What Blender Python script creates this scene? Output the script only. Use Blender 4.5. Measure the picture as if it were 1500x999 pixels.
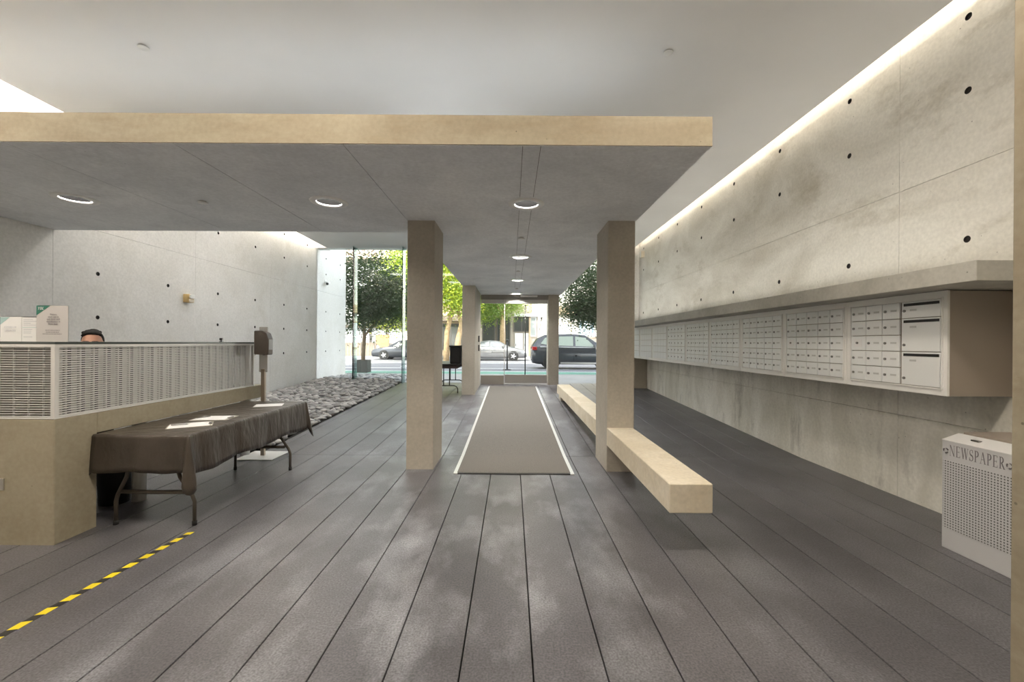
import bpy, bmesh, math, random
from mathutils import Vector, Matrix

for o in list(bpy.data.objects):
    bpy.data.objects.remove(o, do_unlink=True)
SC = bpy.context.scene
COL = SC.collection
R = math.radians
rnd = random.Random(7)

# ------------------------------------------------------------------ camera
H = 1.48
cam_d = bpy.data.cameras.new('camera')
cam_d.sensor_fit = 'HORIZONTAL'; cam_d.sensor_width = 36.0
cam_d.lens = 36.0 * 617.0 / 1500.0
cam_d.shift_y = 2.5 / 1500.0; cam_d.shift_x = 0.5 / 1500.0
cam_d.clip_start = 0.05; cam_d.clip_end = 300
cam = bpy.data.objects.new('camera', cam_d); COL.objects.link(cam)
cam.matrix_world = Matrix.Translation((0, 0, H)) @ Matrix.Rotation(R(90), 4, 'X') @ Matrix.Rotation(0.0068, 4, 'Z')
SC.camera = cam

# ------------------------------------------------------------------ sky, sun, exposure
world = bpy.data.worlds.new('world'); SC.world = world
world.use_nodes = True
wn = world.node_tree.nodes; wl = world.node_tree.links
wn.clear()
sky = wn.new('ShaderNodeTexSky'); sky.sky_type = 'NISHITA'; sky.sun_disc = False
sky.sun_elevation = R(48); sky.sun_rotation = R(200); sky.air_density = 1.0; sky.dust_density = 1.6
bg = wn.new('ShaderNodeBackground'); bg.inputs['Strength'].default_value = 0.48
wo = wn.new('ShaderNodeOutputWorld')
hs = wn.new('ShaderNodeHueSaturation'); hs.inputs['Saturation'].default_value = 0.25
wl.new(sky.outputs[0], hs.inputs['Color']); wl.new(hs.outputs[0], bg.inputs[0]); wl.new(bg.outputs[0], wo.inputs[0])

sun_d = bpy.data.lights.new('sun', 'SUN'); sun_d.energy = 4.2; sun_d.angle = R(0.6); sun_d.color = (1.0, 0.93, 0.80)
sun = bpy.data.objects.new('sun', sun_d); COL.objects.link(sun)
sun.location = (-5, -10, 30)
sun.rotation_euler = Vector((0.28, 0.62, -0.74)).to_track_quat('-Z', 'Y').to_euler()

SC.view_settings.view_transform = 'Standard'; SC.view_settings.look = 'None'
SC.view_settings.exposure = 1.32; SC.view_settings.gamma = 1.0
SC.view_settings.use_curve_mapping = False

# ------------------------------------------------------------------ dimensions (metres, x right, y away, z up)
XR, XL = 3.80, -5.90          # faces of the side walls
YG = 12.75                     # glass front
YC, SLOPE = 5.50, 0.036        # floor crease, ramp beyond it
ZC = 4.30                      # ceiling
ZK = 2.90                      # canopy underside
ZS = SLOPE * (YG - YC)         # sidewalk level
ZROAD = 0.17
def fz(y): return 0.0 if y < YC else SLOPE * (min(y, YG) - YC)

# ------------------------------------------------------------------ helpers
class MB:
    def __init__(s): s.v = []; s.f = []; s.sm = []
    def add(s, vs, fs, smooth=False):
        b = len(s.v); s.v += [tuple(p) for p in vs]
        for f in fs: s.f.append([i + b for i in f]); s.sm.append(smooth)
        return s
    def box(s, x0, x1, y0, y1, z0, z1, M=None):
        vs = [(x0,y0,z0),(x1,y0,z0),(x1,y1,z0),(x0,y1,z0),(x0,y0,z1),(x1,y0,z1),(x1,y1,z1),(x0,y1,z1)]
        if M is not None: vs = [M @ Vector(p) for p in vs]
        return s.add(vs, [(0,3,2,1),(4,5,6,7),(0,1,5,4),(1,2,6,5),(2,3,7,6),(3,0,4,7)])
    def cyl(s, p, q, r0, r1=None, n=12, cap=True, smooth=True):
        p = Vector(p); q = Vector(q); r1 = r0 if r1 is None else r1
        d = (q - p).normalized(); a = d.orthogonal().normalized(); b = d.cross(a)
        vs = []
        for c, r in ((p, r0), (q, r1)):
            for i in range(n):
                t = 2*math.pi*i/n; vs.append(c + a*(r*math.cos(t)) + b*(r*math.sin(t)))
        s.add(vs, [(i, (i+1)%n, n+(i+1)%n, n+i) for i in range(n)], smooth)
        if cap:
            s.add(vs[:n], [tuple(reversed(range(n)))]); s.add(vs[n:], [tuple(range(n))])
        return s
    def tube(s, pts, r, n=8, cap=True):
        pts = [Vector(p) for p in pts]; rs = r if isinstance(r, (list, tuple)) else [r]*len(pts)
        up = None; vs = []
        for i, p in enumerate(pts):
            t = (pts[min(i+1, len(pts)-1)] - pts[max(i-1, 0)]).normalized()
            if up is None: a = t.orthogonal().normalized()
            else:
                a = up - t*up.dot(t); a = a.normalized() if a.length > 1e-6 else t.orthogonal().normalized()
            up = a; b = t.cross(a)
            for k in range(n):
                w = 2*math.pi*k/n; vs.append(p + a*(rs[i]*math.cos(w)) + b*(rs[i]*math.sin(w)))
        fs = []
        for i in range(len(pts)-1):
            for k in range(n):
                fs.append((i*n+k, i*n+(k+1)%n, (i+1)*n+(k+1)%n, (i+1)*n+k))
        s.add(vs, fs, True)
        if cap:
            s.add(vs[:n], [tuple(reversed(range(n)))]); s.add(vs[-n:], [tuple(range(n))])
        return s
    def lathe(s, c, prof, n=24, axis='Z', smooth=True):
        c = Vector(c); vs = []
        for r, h in prof:
            for k in range(n):
                t = 2*math.pi*k/n; u, v = r*math.cos(t), r*math.sin(t)
                vs.append(c + (Vector((u, v, h)) if axis == 'Z' else Vector((h, u, v)) if axis == 'X' else Vector((v, h, u))))
        fs = [(i*n+k, i*n+(k+1)%n, (i+1)*n+(k+1)%n, (i+1)*n+k) for i in range(len(prof)-1) for k in range(n)]
        return s.add(vs, fs, smooth)
    def prism(s, poly, M, d):
        """2D polygon (x, y) extruded by d along local z, placed by M"""
        n = len(poly)
        vs = [M @ Vector((x, y, 0)) for x, y in poly] + [M @ Vector((x, y, d)) for x, y in poly]
        return s.add(vs, [tuple(reversed(range(n))), tuple(range(n, 2*n))] + [(i, (i+1)%n, n+(i+1)%n, n+i) for i in range(n)])
    def sphere(s, c, r, nu=12, nv=8, M=None):
        c = Vector(c); r = r if isinstance(r, (tuple, list)) else (r, r, r); vs = []
        for j in range(nv+1):
            ph = math.pi*j/nv
            for i in range(nu):
                t = 2*math.pi*i/nu
                p = Vector((r[0]*math.sin(ph)*math.cos(t), r[1]*math.sin(ph)*math.sin(t), r[2]*math.cos(ph)))
                vs.append(c + (M @ p if M is not None else p))
        return s.add(vs, [(j*nu+i, (j+1)*nu+i, (j+1)*nu+(i+1)%nu, j*nu+(i+1)%nu) for j in range(nv) for i in range(nu)], True)
    def mesh(s, name, bevel=0.0, merge=True):
        me = bpy.data.meshes.new(name); me.from_pydata(s.v, [], s.f)
        for p, k in zip(me.polygons, s.sm): p.use_smooth = k
        bm = bmesh.new(); bm.from_mesh(me)
        if merge: bmesh.ops.remove_doubles(bm, verts=bm.verts, dist=1e-5)
        bmesh.ops.recalc_face_normals(bm, faces=bm.faces)
        if bevel > 0:
            es = [e for e in bm.edges if len(e.link_faces) == 2 and e.calc_face_angle(0) > R(40)]
            bmesh.ops.bevel(bm, geom=es, offset=bevel, segments=1, affect='EDGES', clamp_overlap=True)
        bm.to_mesh(me); bm.free()
        return me
    def build(s, name, m, parent=None, bevel=0.0, merge=True):
        return obj(name, s.mesh(name, bevel, merge), m, parent)

def obj(name, me, m, parent=None):
    o = bpy.data.objects.new(name, me); COL.objects.link(o)
    if m is not None and not me.materials: me.materials.append(m)
    if parent is not None:
        o.parent = parent
    return o
def tag(o, label=None, cat=None, group=None, kind=None):
    if label: o['label'] = label
    if cat: o['category'] = cat
    if group: o['group'] = group
    if kind: o['kind'] = kind
    return o
def thing(name, label, cat, loc=(0,0,0), rz=0.0, group=None):
    o = bpy.data.objects.new(name, None); COL.objects.link(o)
    o.location = loc; o.rotation_euler = (0, 0, rz); o.empty_display_size = 0.1
    return tag(o, label, cat, group)
def struct(name, mb, m, label=None, bevel=0.0, parent=None):
    o = mb.build(name, m, parent, bevel)
    if parent is None: o['kind'] = 'structure'
    if label: o['label'] = label
    return o
def copy_tree(o, parent=None):
    c = o.copy(); COL.objects.link(c)
    if parent is not None: c.parent = parent
    for ch in list(o.children): copy_tree(ch, c)
    return c
def text_mesh(txt, size, align='LEFT', extrude=0.0005, shear=0.0, space=1.0):
    cu = bpy.data.curves.new('txt', 'FONT'); cu.body = txt; cu.size = size; cu.extrude = extrude
    cu.align_x = align; cu.shear = shear; cu.space_character = space; cu.resolution_u = 3
    t = bpy.data.objects.new('txt', cu); COL.objects.link(t)
    dg = bpy.context.evaluated_depsgraph_get()
    me = bpy.data.meshes.new_from_object(t.evaluated_get(dg))
    bpy.data.objects.remove(t, do_unlink=True)
    return me
def frame(origin, xdir, ydir):
    x = Vector(xdir).normalized(); y = Vector(ydir).normalized(); z = x.cross(y)
    M = Matrix((x, y, z)).transposed().to_4x4(); M.translation = Vector(origin); return M

# ------------------------------------------------------------------ materials
def newmat(name):
    m = bpy.data.materials.new(name); m.use_nodes = True
    nt = m.node_tree; b = nt.nodes['Principled BSDF']
    return m, nt, b
def plain(name, col, rough=0.5, metal=0.0, spec=0.5, noise=0.0, scale=20.0, emit=None, es=0.0, trans=0.0):
    m, nt, b = newmat(name)
    b.inputs['Base Color'].default_value = (*col, 1); b.inputs['Roughness'].default_value = rough
    b.inputs['Metallic'].default_value = metal; b.inputs['Specular IOR Level'].default_value = spec
    if noise > 0:
        tc = nt.nodes.new('ShaderNodeTexCoord'); nz = nt.nodes.new('ShaderNodeTexNoise'); nz.inputs['Scale'].default_value = scale
        nz.inputs['Detail'].default_value = 4
        mr = nt.nodes.new('ShaderNodeMapRange'); mr.inputs[3].default_value = 1-noise; mr.inputs[4].default_value = 1+noise
        mr.inputs[1].default_value = 0.3; mr.inputs[2].default_value = 0.7
        mx = nt.nodes.new('ShaderNodeVectorMath'); mx.operation = 'SCALE'; mx.inputs[0].default_value = col
        nt.links.new(tc.outputs['Object'], nz.inputs['Vector']); nt.links.new(nz.outputs[0], mr.inputs[0])
        nt.links.new(mr.outputs[0], mx.inputs['Scale']); nt.links.new(mx.outputs[0], b.inputs['Base Color'])
    if emit:
        b.inputs['Emission Color'].default_value = (*emit, 1); b.inputs['Emission Strength'].default_value = es
    return m

def concrete(name, c1, c2, cstain, streak=(1,1,1), big=0.6, rough=0.75, pits=0.5, stain_amt=0.5, bump=0.15):
    """cast concrete: cloudy mottling between c1 and c2, brownish stains, small air pits"""
    m, nt, b = newmat(name); N = nt.nodes; L = nt.links
    g = N.new('ShaderNodeNewGeometry')
    mp = N.new('ShaderNodeMapping'); mp.inputs['Scale'].default_value = streak; L.new(g.outputs['Position'], mp.inputs[0])
    n1 = N.new('ShaderNodeTexNoise'); n1.inputs['Scale'].default_value = big; n1.inputs['Detail'].default_value = 8; n1.inputs['Roughness'].default_value = 0.62
    n1.inputs['Distortion'].default_value = 0.5; L.new(mp.outputs[0], n1.inputs['Vector'])
    r1 = N.new('ShaderNodeValToRGB'); r1.color_ramp.elements[0].position = 0.38; r1.color_ramp.elements[1].position = 0.62
    r1.color_ramp.elements[0].color = (*c1, 1); r1.color_ramp.elements[1].color = (*c2, 1); L.new(n1.outputs[0], r1.inputs[0])
    n2 = N.new('ShaderNodeTexNoise'); n2.inputs['Scale'].default_value = big*1.7; n2.inputs['Detail'].default_value = 10; n2.inputs['Roughness'].default_value = 0.7
    off = N.new('ShaderNodeVectorMath'); off.operation = 'ADD'; off.inputs[1].default_value = (13.1, 4.7, 8.3)
    L.new(mp.outputs[0], off.inputs[0]); L.new(off.outputs[0], n2.inputs['Vector'])
    r2 = N.new('ShaderNodeMapRange'); r2.inputs[1].default_value = 0.54; r2.inputs[2].default_value = 0.72; r2.inputs[4].default_value = stain_amt
    L.new(n2.outputs[0], r2.inputs[0])
    mx = N.new('ShaderNodeMix'); mx.data_type = 'RGBA'; L.new(r2.outputs[0], mx.inputs['Factor'])
    L.new(r1.outputs[0], mx.inputs['A']); mx.inputs['B'].default_value = (*cstain, 1)
    n3 = N.new('ShaderNodeTexNoise'); n3.inputs['Scale'].default_value = 34; n3.inputs['Detail'].default_value = 3; L.new(g.outputs['Position'], n3.inputs['Vector'])
    r3 = N.new('ShaderNodeMapRange'); r3.inputs[1].default_value = 0.3; r3.inputs[2].default_value = 0.7; r3.inputs[3].default_value = 0.93; r3.inputs[4].default_value = 1.06
    L.new(n3.outputs[0], r3.inputs[0])
    vo = N.new('ShaderNodeTexVoronoi'); vo.inputs['Scale'].default_value = 9; L.new(g.outputs['Position'], vo.inputs['Vector'])
    rp = N.new('ShaderNodeMapRange'); rp.inputs[1].default_value = 0.035; rp.inputs[2].default_value = 0.06; rp.inputs[3].default_value = 1-pits; rp.inputs[4].default_value = 1
    L.new(vo.outputs['Distance'], rp.inputs[0])
    # only some cells carry a pit
    sep = N.new('ShaderNodeSeparateColor'); L.new(vo.outputs['Color'], sep.inputs[0])
    gt = N.new('ShaderNodeMath'); gt.operation = 'GREATER_THAN'; gt.inputs[1].default_value = 0.25; L.new(sep.outputs[0], gt.inputs[0])
    mxp = N.new('ShaderNodeMath'); mxp.operation = 'MAXIMUM'; L.new(rp.outputs[0], mxp.inputs[0]); L.new(gt.outputs[0], mxp.inputs[1])
    mu = N.new('ShaderNodeMath'); mu.operation = 'MULTIPLY'; L.new(r3.outputs[0], mu.inputs[0]); L.new(mxp.outputs[0], mu.inputs[1])
    sc = N.new('ShaderNodeVectorMath'); sc.operation = 'SCALE'; L.new(mx.outputs['Result'], sc.inputs[0]); L.new(mu.outputs[0], sc.inputs['Scale'])
    L.new(sc.outputs[0], b.inputs['Base Color'])
    b.inputs['Roughness'].default_value = rough; b.inputs['Specular IOR Level'].default_value = 0.35
    bp = N.new('ShaderNodeBump'); bp.inputs['Strength'].default_value = bump; bp.inputs['Distance'].default_value = 0.004
    L.new(mu.outputs[0], bp.inputs['Height']); L.new(bp.outputs[0], b.inputs['Normal'])
    return m

M = {}
M['wall'] = concrete('concrete_wall', (0.58,0.55,0.485), (0.79,0.77,0.715), (0.42,0.38,0.30), streak=(1,0.55,1.1), big=0.9, stain_amt=0.75)
M['wall_low'] = concrete('concrete_wall_low', (0.68,0.66,0.59), (0.87,0.855,0.80), (0.40,0.385,0.345), streak=(1,1.5,0.5), big=1.3, stain_amt=0.85)
M['wall_l'] = concrete('concrete_wall_pale', (0.74,0.725,0.69), (0.83,0.82,0.80), (0.58,0.55,0.49), streak=(1,0.8,0.8), big=0.8, stain_amt=0.4)
M['canopy'] = concrete('concrete_canopy', (0.70,0.72,0.745), (0.84,0.855,0.875), (0.53,0.54,0.56), streak=(0.8,0.8,1), big=1.0, rough=0.6, stain_amt=0.5, pits=0.4)
M['fascia'] = concrete('concrete_fascia', (0.29,0.245,0.175), (0.345,0.305,0.225), (0.25,0.195,0.125), streak=(0.8,1,2.2), big=1.4, stain_amt=0.6)
M['column'] = concrete('concrete_column', (0.47,0.425,0.345), (0.55,0.505,0.415), (0.40,0.34,0.25), big=0.9, stain_amt=0.4, pits=0.3)
M['desk'] = concrete('concrete_desk', (0.34,0.30,0.215), (0.39,0.35,0.26), (0.27,0.225,0.15), big=1.5, stain_amt=0.4)
M['bench'] = concrete('concrete_bench', (0.66,0.585,0.45), (0.75,0.685,0.56), (0.54,0.43,0.28), big=2.0, stain_amt=0.4)
M['ceil'] = plain('ceiling_paint', (0.84,0.835,0.83), 0.85, noise=0.03, scale=0.8)
M['hole'] = plain('tie_hole_dark', (0.03,0.028,0.025), 0.9)
M['dark'] = plain('joint_dark', (0.05,0.047,0.045), 0.9)
M['white'] = plain('white_enamel', (0.82,0.82,0.80), 0.4)
M['steel'] = plain('brushed_steel', (0.62,0.60,0.56), 0.32, metal=1.0)
M['alu'] = plain('aluminium', (0.80,0.795,0.78), 0.40, metal=0.35)
M['black'] = plain('black_plastic', (0.018,0.017,0.017), 0.45)
M['blackm'] = plain('black_metal', (0.03,0.028,0.026), 0.4, metal=0.3)
M['paper'] = plain('white_paper', (0.86,0.86,0.86), 0.6)
M['ink'] = plain('grey_ink', (0.16,0.15,0.16), 0.7)
M['inkl'] = plain('pale_ink', (0.55,0.56,0.60), 0.7)
M['greenp'] = plain('green_print', (0.045,0.20,0.145), 0.6)
M['teal'] = plain('pale_teal_print', (0.42,0.60,0.60), 0.6)
M['mail'] = plain('mailbox_enamel', (0.88,0.875,0.85), 0.40)
M['mail2'] = plain('mailbox_door', (0.86,0.88,0.88), 0.35)
M['mailend'] = plain('mailbox_end', (0.36,0.31,0.26), 0.55)
M['lock'] = plain('lock_metal', (0.28,0.27,0.26), 0.35, metal=0.9)
M['plate'] = plain('name_plate', (0.60,0.61,0.60), 0.4)
M['bin'] = plain('bin_steel', (0.62,0.62,0.63), 0.45, metal=0.1)
M['brown'] = plain('leg_brown', (0.09,0.075,0.06), 0.4, metal=0.2)
M['rubber'] = plain('rubber', (0.02,0.02,0.02), 0.8)
M['yellow'] = plain('yellow_tape', (0.78,0.62,0.02), 0.5)
M['blacktape'] = plain('black_tape', (0.025,0.025,0.025), 0.5)
M['skin'] = plain('skin', (0.50,0.27,0.19), 0.5, noise=0.06, scale=30)
M['hair'] = plain('dark_hair', (0.008,0.006,0.005), 0.7, spec=0.2)
M['shirt'] = plain('navy_shirt', (0.04,0.05,0.08), 0.85, noise=0.1, scale=60)
M['pants'] = plain('dark_trousers', (0.03,0.03,0.035), 0.85)
M['brass'] = plain('brass', (0.62,0.42,0.12), 0.35, metal=0.7)

def glass_mat(name, tint, rough=0.0, ior=1.35):
    m, nt, b = newmat(name); nt.nodes.remove(b)
    tr = nt.nodes.new('ShaderNodeBsdfTransparent'); tr.inputs[0].default_value = (*tint, 1)
    gl = nt.nodes.new('ShaderNodeBsdfGlossy'); gl.inputs['Roughness'].default_value = rough
    fr = nt.nodes.new('ShaderNodeFresnel'); fr.inputs['IOR'].default_value = ior
    mx = nt.nodes.new('ShaderNodeMixShader')
    nt.links.new(fr.outputs[0], mx.inputs[0]); nt.links.new(tr.outputs[0], mx.inputs[1]); nt.links.new(gl.outputs[0], mx.inputs[2])
    nt.links.new(mx.outputs[0], nt.nodes['Material Output'].inputs[0]); return m
M['glass'] = glass_mat('clear_glass', (0.95, 0.97, 0.96))
M['glassedge'] = glass_mat('glass_fin', (0.66, 0.80, 0.77))
M['acrylic'] = glass_mat('acrylic', (0.96, 0.97, 0.97))

def floor_mat():
    m, nt, b = newmat('precast_plank'); N = nt.nodes; L = nt.links
    g = N.new('ShaderNodeNewGeometry')
    oi = N.new('ShaderNodeObjectInfo')
    n1 = N.new('ShaderNodeTexNoise'); n1.inputs['Scale'].default_value = 1.1; n1.inputs['Detail'].default_value = 7; n1.inputs['Roughness'].default_value = 0.6
    L.new(g.outputs['Position'], n1.inputs['Vector'])
    r1 = N.new('ShaderNodeValToRGB'); e = r1.color_ramp.elements
    e[0].position = 0.35; e[0].color = (0.080,0.077,0.084,1); e[1].position = 0.68; e[1].color = (0.145,0.141,0.153,1)
    L.new(n1.outputs[0], r1.inputs[0])
    # pale scuffs along the walked middle of the floor
    mp = N.new('ShaderNodeMapping'); mp.inputs['Scale'].default_value = (1.7, 0.9, 1); L.new(g.outputs['Position'], mp.inputs[0])
    n2 = N.new('ShaderNodeTexNoise'); n2.inputs['Scale'].default_value = 1.3; n2.inputs['Detail'].default_value = 5; n2.inputs['Roughness'].default_value = 0.55
    L.new(mp.outputs[0], n2.inputs['Vector'])
    r2 = N.new('ShaderNodeMapRange'); r2.inputs[1].default_value = 0.48; r2.inputs[2].default_value = 0.70; L.new(n2.outputs[0], r2.inputs[0])
    sx = N.new('ShaderNodeSeparateXYZ'); L.new(g.outputs['Position'], sx.inputs[0])
    ax = N.new('ShaderNodeMath'); ax.operation = 'ADD'; ax.inputs[1].default_value = 0.35; L.new(sx.outputs[0], ax.inputs[0])
    ab = N.new('ShaderNodeMath'); ab.operation = 'ABSOLUTE'; L.new(ax.outputs[0], ab.inputs[0])
    r4 = N.new('ShaderNodeMapRange'); r4.inputs[1].default_value = 0.5; r4.inputs[2].default_value = 2.4; r4.inputs[3].default_value = 1.0; r4.inputs[4].default_value = 0.12
    L.new(ab.outputs[0], r4.inputs[0])
    mu = N.new('ShaderNodeMath'); mu.operation = 'MULTIPLY'; L.new(r2.outputs[0], mu.inputs[0]); L.new(r4.outputs[0], mu.inputs[1])
    mx = N.new('ShaderNodeMix'); mx.data_type = 'RGBA'; L.new(mu.outputs[0], mx.inputs['Factor']); L.new(r1.outputs[0], mx.inputs['A'])
    mx.inputs['B'].default_value = (0.30, 0.305, 0.335, 1)
    n3 = N.new('ShaderNodeTexNoise'); n3.inputs['Scale'].default_value = 95; n3.inputs['Detail'].default_value = 3; L.new(g.outputs['Position'], n3.inputs['Vector'])
    r3 = N.new('ShaderNodeMapRange'); r3.inputs[1].default_value = 0.32; r3.inputs[2].default_value = 0.68; r3.inputs[3].default_value = 0.62; r3.inputs[4].default_value = 1.4
    L.new(n3.outputs[0], r3.inputs[0])
    rr = N.new('ShaderNodeMapRange'); rr.inputs[3].default_value = 0.9; rr.inputs[4].default_value = 1.1; L.new(oi.outputs['Random'], rr.inputs[0])
    m2 = N.new('ShaderNodeMath'); m2.operation = 'MULTIPLY'; L.new(r3.outputs[0], m2.inputs[0]); L.new(rr.outputs[0], m2.inputs[1])
    sc = N.new('ShaderNodeVectorMath'); sc.operation = 'SCALE'; L.new(mx.outputs['Result'], sc.inputs[0]); L.new(m2.outputs[0], sc.inputs['Scale'])
    L.new(sc.outputs[0], b.inputs['Base Color'])
    b.inputs['Roughness'].default_value = 0.38; b.inputs['Specular IOR Level'].default_value = 0.7
    bp = N.new('ShaderNodeBump'); bp.inputs['Strength'].default_value = 0.35; bp.inputs['Distance'].default_value = 0.003
    L.new(n3.outputs[0], bp.inputs['Height']); L.new(bp.outputs[0], b.inputs['Normal'])
    return m
M['plank'] = floor_mat()

# ------------------------------------------------------------------ panels with round tie holes
def panel_mesh(name, u0, u1, v0, v1, holes, depth, to3, hole_depth=0.022, n=12):
    """flat panel in (u, v) with round holes; to3(u, v, d) maps to space, d = distance behind the face"""
    bm = bmesh.new()
    def loop(pts):
        vs = [bm.verts.new((u, v, 0)) for u, v in pts]
        return vs, [bm.edges.new((vs[i], vs[(i+1) % len(vs)])) for i in range(len(vs))]
    out, eo = loop([(u0,v0),(u1,v0),(u1,v1),(u0,v1)])
    es = list(eo); hl = []
    for hu, hv, hr in holes:
        vs, e = loop([(hu+hr*math.cos(2*math.pi*k/n), hv+hr*math.sin(2*math.pi*k/n)) for k in range(n)])
        es += e; hl.append(vs)
    bmesh.ops.triangle_fill(bm, use_beauty=True, use_dissolve=False, edges=es, normal=(0,0,1))
    rim = [bm.verts.new((v.co.x, v.co.y, depth)) for v in out]
    for i in range(4): bm.faces.new((out[i], out[(i+1)%4], rim[(i+1)%4], rim[i]))
    dark = []
    for vs in hl:
        low = [bm.verts.new((v.co.x, v.co.y, hole_depth)) for v in vs]
        for i in range(n): dark.append(bm.faces.new((vs[i], vs[(i+1)%n], low[(i+1)%n], low[i])))
        if hole_depth < depth: dark.append(bm.faces.new(low))
    bmesh.ops.recalc_face_normals(bm, faces=bm.faces)
    for f in dark: f.material_index = 1
    for v in bm.verts: v.co = Vector(to3(v.co.x, v.co.y, v.co.z))
    me = bpy.data.meshes.new(name); bm.to_mesh(me); bm.free()
    return me
def wall_panels(wall, to3, us, vs, holes, mat, gap=0.004, depth=0.026):
    for i in range(len(us)-1):
        for j in range(len(vs)-1):
            u0, u1, v0, v1 = us[i]+gap/2, us[i+1]-gap/2, vs[j]+gap/2, vs[j+1]-gap/2
            hs = [h for h in holes if u0+h[2] < h[0] < u1-h[2] and v0+h[2] < h[1] < v1-h[2]]
            me = panel_mesh('concrete_panel', u0, u1, v0, v1, hs, depth, to3)
            mm = mat[j] if isinstance(mat, list) else mat
            me.materials.append(mm); me.materials.append(M['hole'])
            obj('concrete_panel', me, None, wall)

# ------------------------------------------------------------------ room shell
wr = struct('wall_right', MB().box(XR+0.024, XR+0.30, -5.0, 12.60, -0.2, 4.80), M['dark'], 'cast concrete wall with tie holes above the mailboxes')
hr = [(3.52+1.237*k, z, 0.029) for k in range(8) for z in (4.233, 3.615, 2.371)]
wall_panels(wr, lambda u, v, d: (XR+d, u, v), [-5.0, -0.80, 1.66, 4.14, 6.61, 9.09, 11.56, 12.60], [-0.15, 0.80, 1.92, 2.985, 4.80], hr,
            [M['wall_low'], M['wall_low'], M['wall'], M['wall']])
wl_ = struct('wall_left', MB().box(XL-0.30, XL-0.024, -5.0, 14.95, -0.2, 4.80), M['dark'], 'pale cast concrete wall with tie holes behind the desk')
hl = [(6.0+1.225*k, z, 0.029) for k in range(-2, 6) for z in (4.25, 3.64, 2.42, 1.80, 1.17)] + [(y, z, 0.027) for y in (13.36, 14.45) for z in (4.1, 3.6, 2.42, 1.80, 1.17)]
wall_panels(wl_, lambda u, v, d: (XL-d, u, v), [-5.0, 0.52, 2.97, 5.41, 7.85, 10.29, 12.65, 14.95], [-0.15, 3.03, 4.80], hl, M['wall_l'])
wb = struct('wall_back', MB().box(XL-0.3, XR+0.3, -5.3, -5.0, -0.2, 4.8), M['bench'], 'concrete wall closing the back of the lobby')
wp = struct('wall_near', MB().box(1.897, 2.32, 0.75, 1.60, 0, 4.30), M['fascia'], 'rough cut end of a concrete wall beside the newspaper bin', bevel=0.006)
struct('ceiling', MB().box(-5.58, 3.59, -5.0, YG-0.02, ZC, ZC+0.06), M['ceil'], 'smooth pale plaster ceiling with lit slots along both walls', bevel=0.003)
struct('ceiling_roof_slab', MB().box(XL-0.3, XR+0.3, -5.3, YG-0.05, 4.80, 5.0), M['ceil'], 'roof slab above the lit ceiling slots')
struct('wall_upper_floors', MB().box(-14.0, 12.0, -5.3, YG, 5.0, 17.0), M['wall'], 'storeys of the building above the lobby')
struct('ceiling_soffit_edge', MB().box(-5.60, 3.59, YG-0.02, YG+0.25, 4.31, 5.0).box(XL, -5.58, 12.62, YG+0.2, 4.28, 5.0).box(3.58, XR+0.3, 12.60, YG+0.2, -0.2, 5.0), M['wall_l'], 'concrete edge beam over the glass front')

# floor: base slab and planks laid towards the street
fl = struct('floor', MB().add([(XL-0.2,-5.2,-0.05),(XR+0.2,-5.2,-0.05),(XR+0.2,YC,-0.05),(XL-0.2,YC,-0.05),(XR+0.2,YG,ZS-0.05),(XL-0.2,YG,ZS-0.05),
      (XL-0.2,-5.2,-0.3),(XR+0.2,-5.2,-0.3),(XR+0.2,YG,-0.3),(XL-0.2,YG,-0.3)], [(0,1,2,3),(3,2,4,5),(6,9,8,7),(0,6,7,1),(5,4,8,9)]), M['dark'], 'dark precast plank floor')
PX = [0.107 + 0.33*k for k in range(-19, 12)]
PX = [x for x in PX if XL+0.1 < x < XR-0.1]
edges = [XL] + PX + [XR]
def plank(x0, x1, y0, y1, z0, z1):
    g = 0.0035
    x0 += g; x1 -= g; y0 += 0.003; y1 -= 0.003
    dz = 0.045
    vs = [(x0,y0,z0),(x1,y0,z0),(x1,y1,z1),(x0,y1,z1),(x0,y0,z0-dz),(x1,y0,z0-dz),(x1,y1,z1-dz),(x0,y1,z1-dz)]
    MB().add(vs, [(0,1,2,3),(0,4,5,1),(1,5,6,2),(2,6,7,3),(3,7,4,0)]).build('plank', M['plank'], fl, bevel=0.002)
for a, b in zip(edges[:-1], edges[1:]):
    plank(a, b, -5.0, YC, 0, 0)
    if b <= -3.3: continue
    a2 = max(a, -3.30)
    if b - a2 > 0.05: plank(a2, b, YC, YG, 0, ZS)
struct('gravel_bed', MB().add([(XL,YC,-0.03),(-3.30,YC,-0.03),(-3.30,YG,ZS-0.03),(XL,YG,ZS-0.03),(-3.30,14.6,ZS-0.03),(XL,14.6,ZS-0.03)], [(0,1,2,3),(3,2,4,5)]), M['dark'], 'dark bed under the grey river stones')

# ceiling slot lamps: long cove strips washing the walls
M['cove'] = plain('cove_lamp', (1,1,1), 0.5, emit=(1.0,0.90,0.74), es=10.0)
M['covel'] = plain('cove_lamp_warm', (1,1,1), 0.5, emit=(1.0,0.92,0.80), es=55.0)
for nm, x0, x1, lab, mt in (('cove_light', 3.34, 3.42, 'linear cove lamp hidden in the ceiling slot over the mailbox wall', 'cove'),
                        ('cove_light', -5.42, -5.34, 'linear cove lamp hidden in the ceiling slot over the left wall', 'covel')):
    t = thing(nm, lab, 'light', ((x0+x1)/2, 4.0, ZC+0.06))
    MB().box(-0.05, 0.05, -8.5, 8.4, 0, 0.03).build('housing', M['white'], t)
    MB().box(-0.03, 0.03, -8.4, 8.3, 0.03, 0.06).build('tube', M[mt], t)

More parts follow.
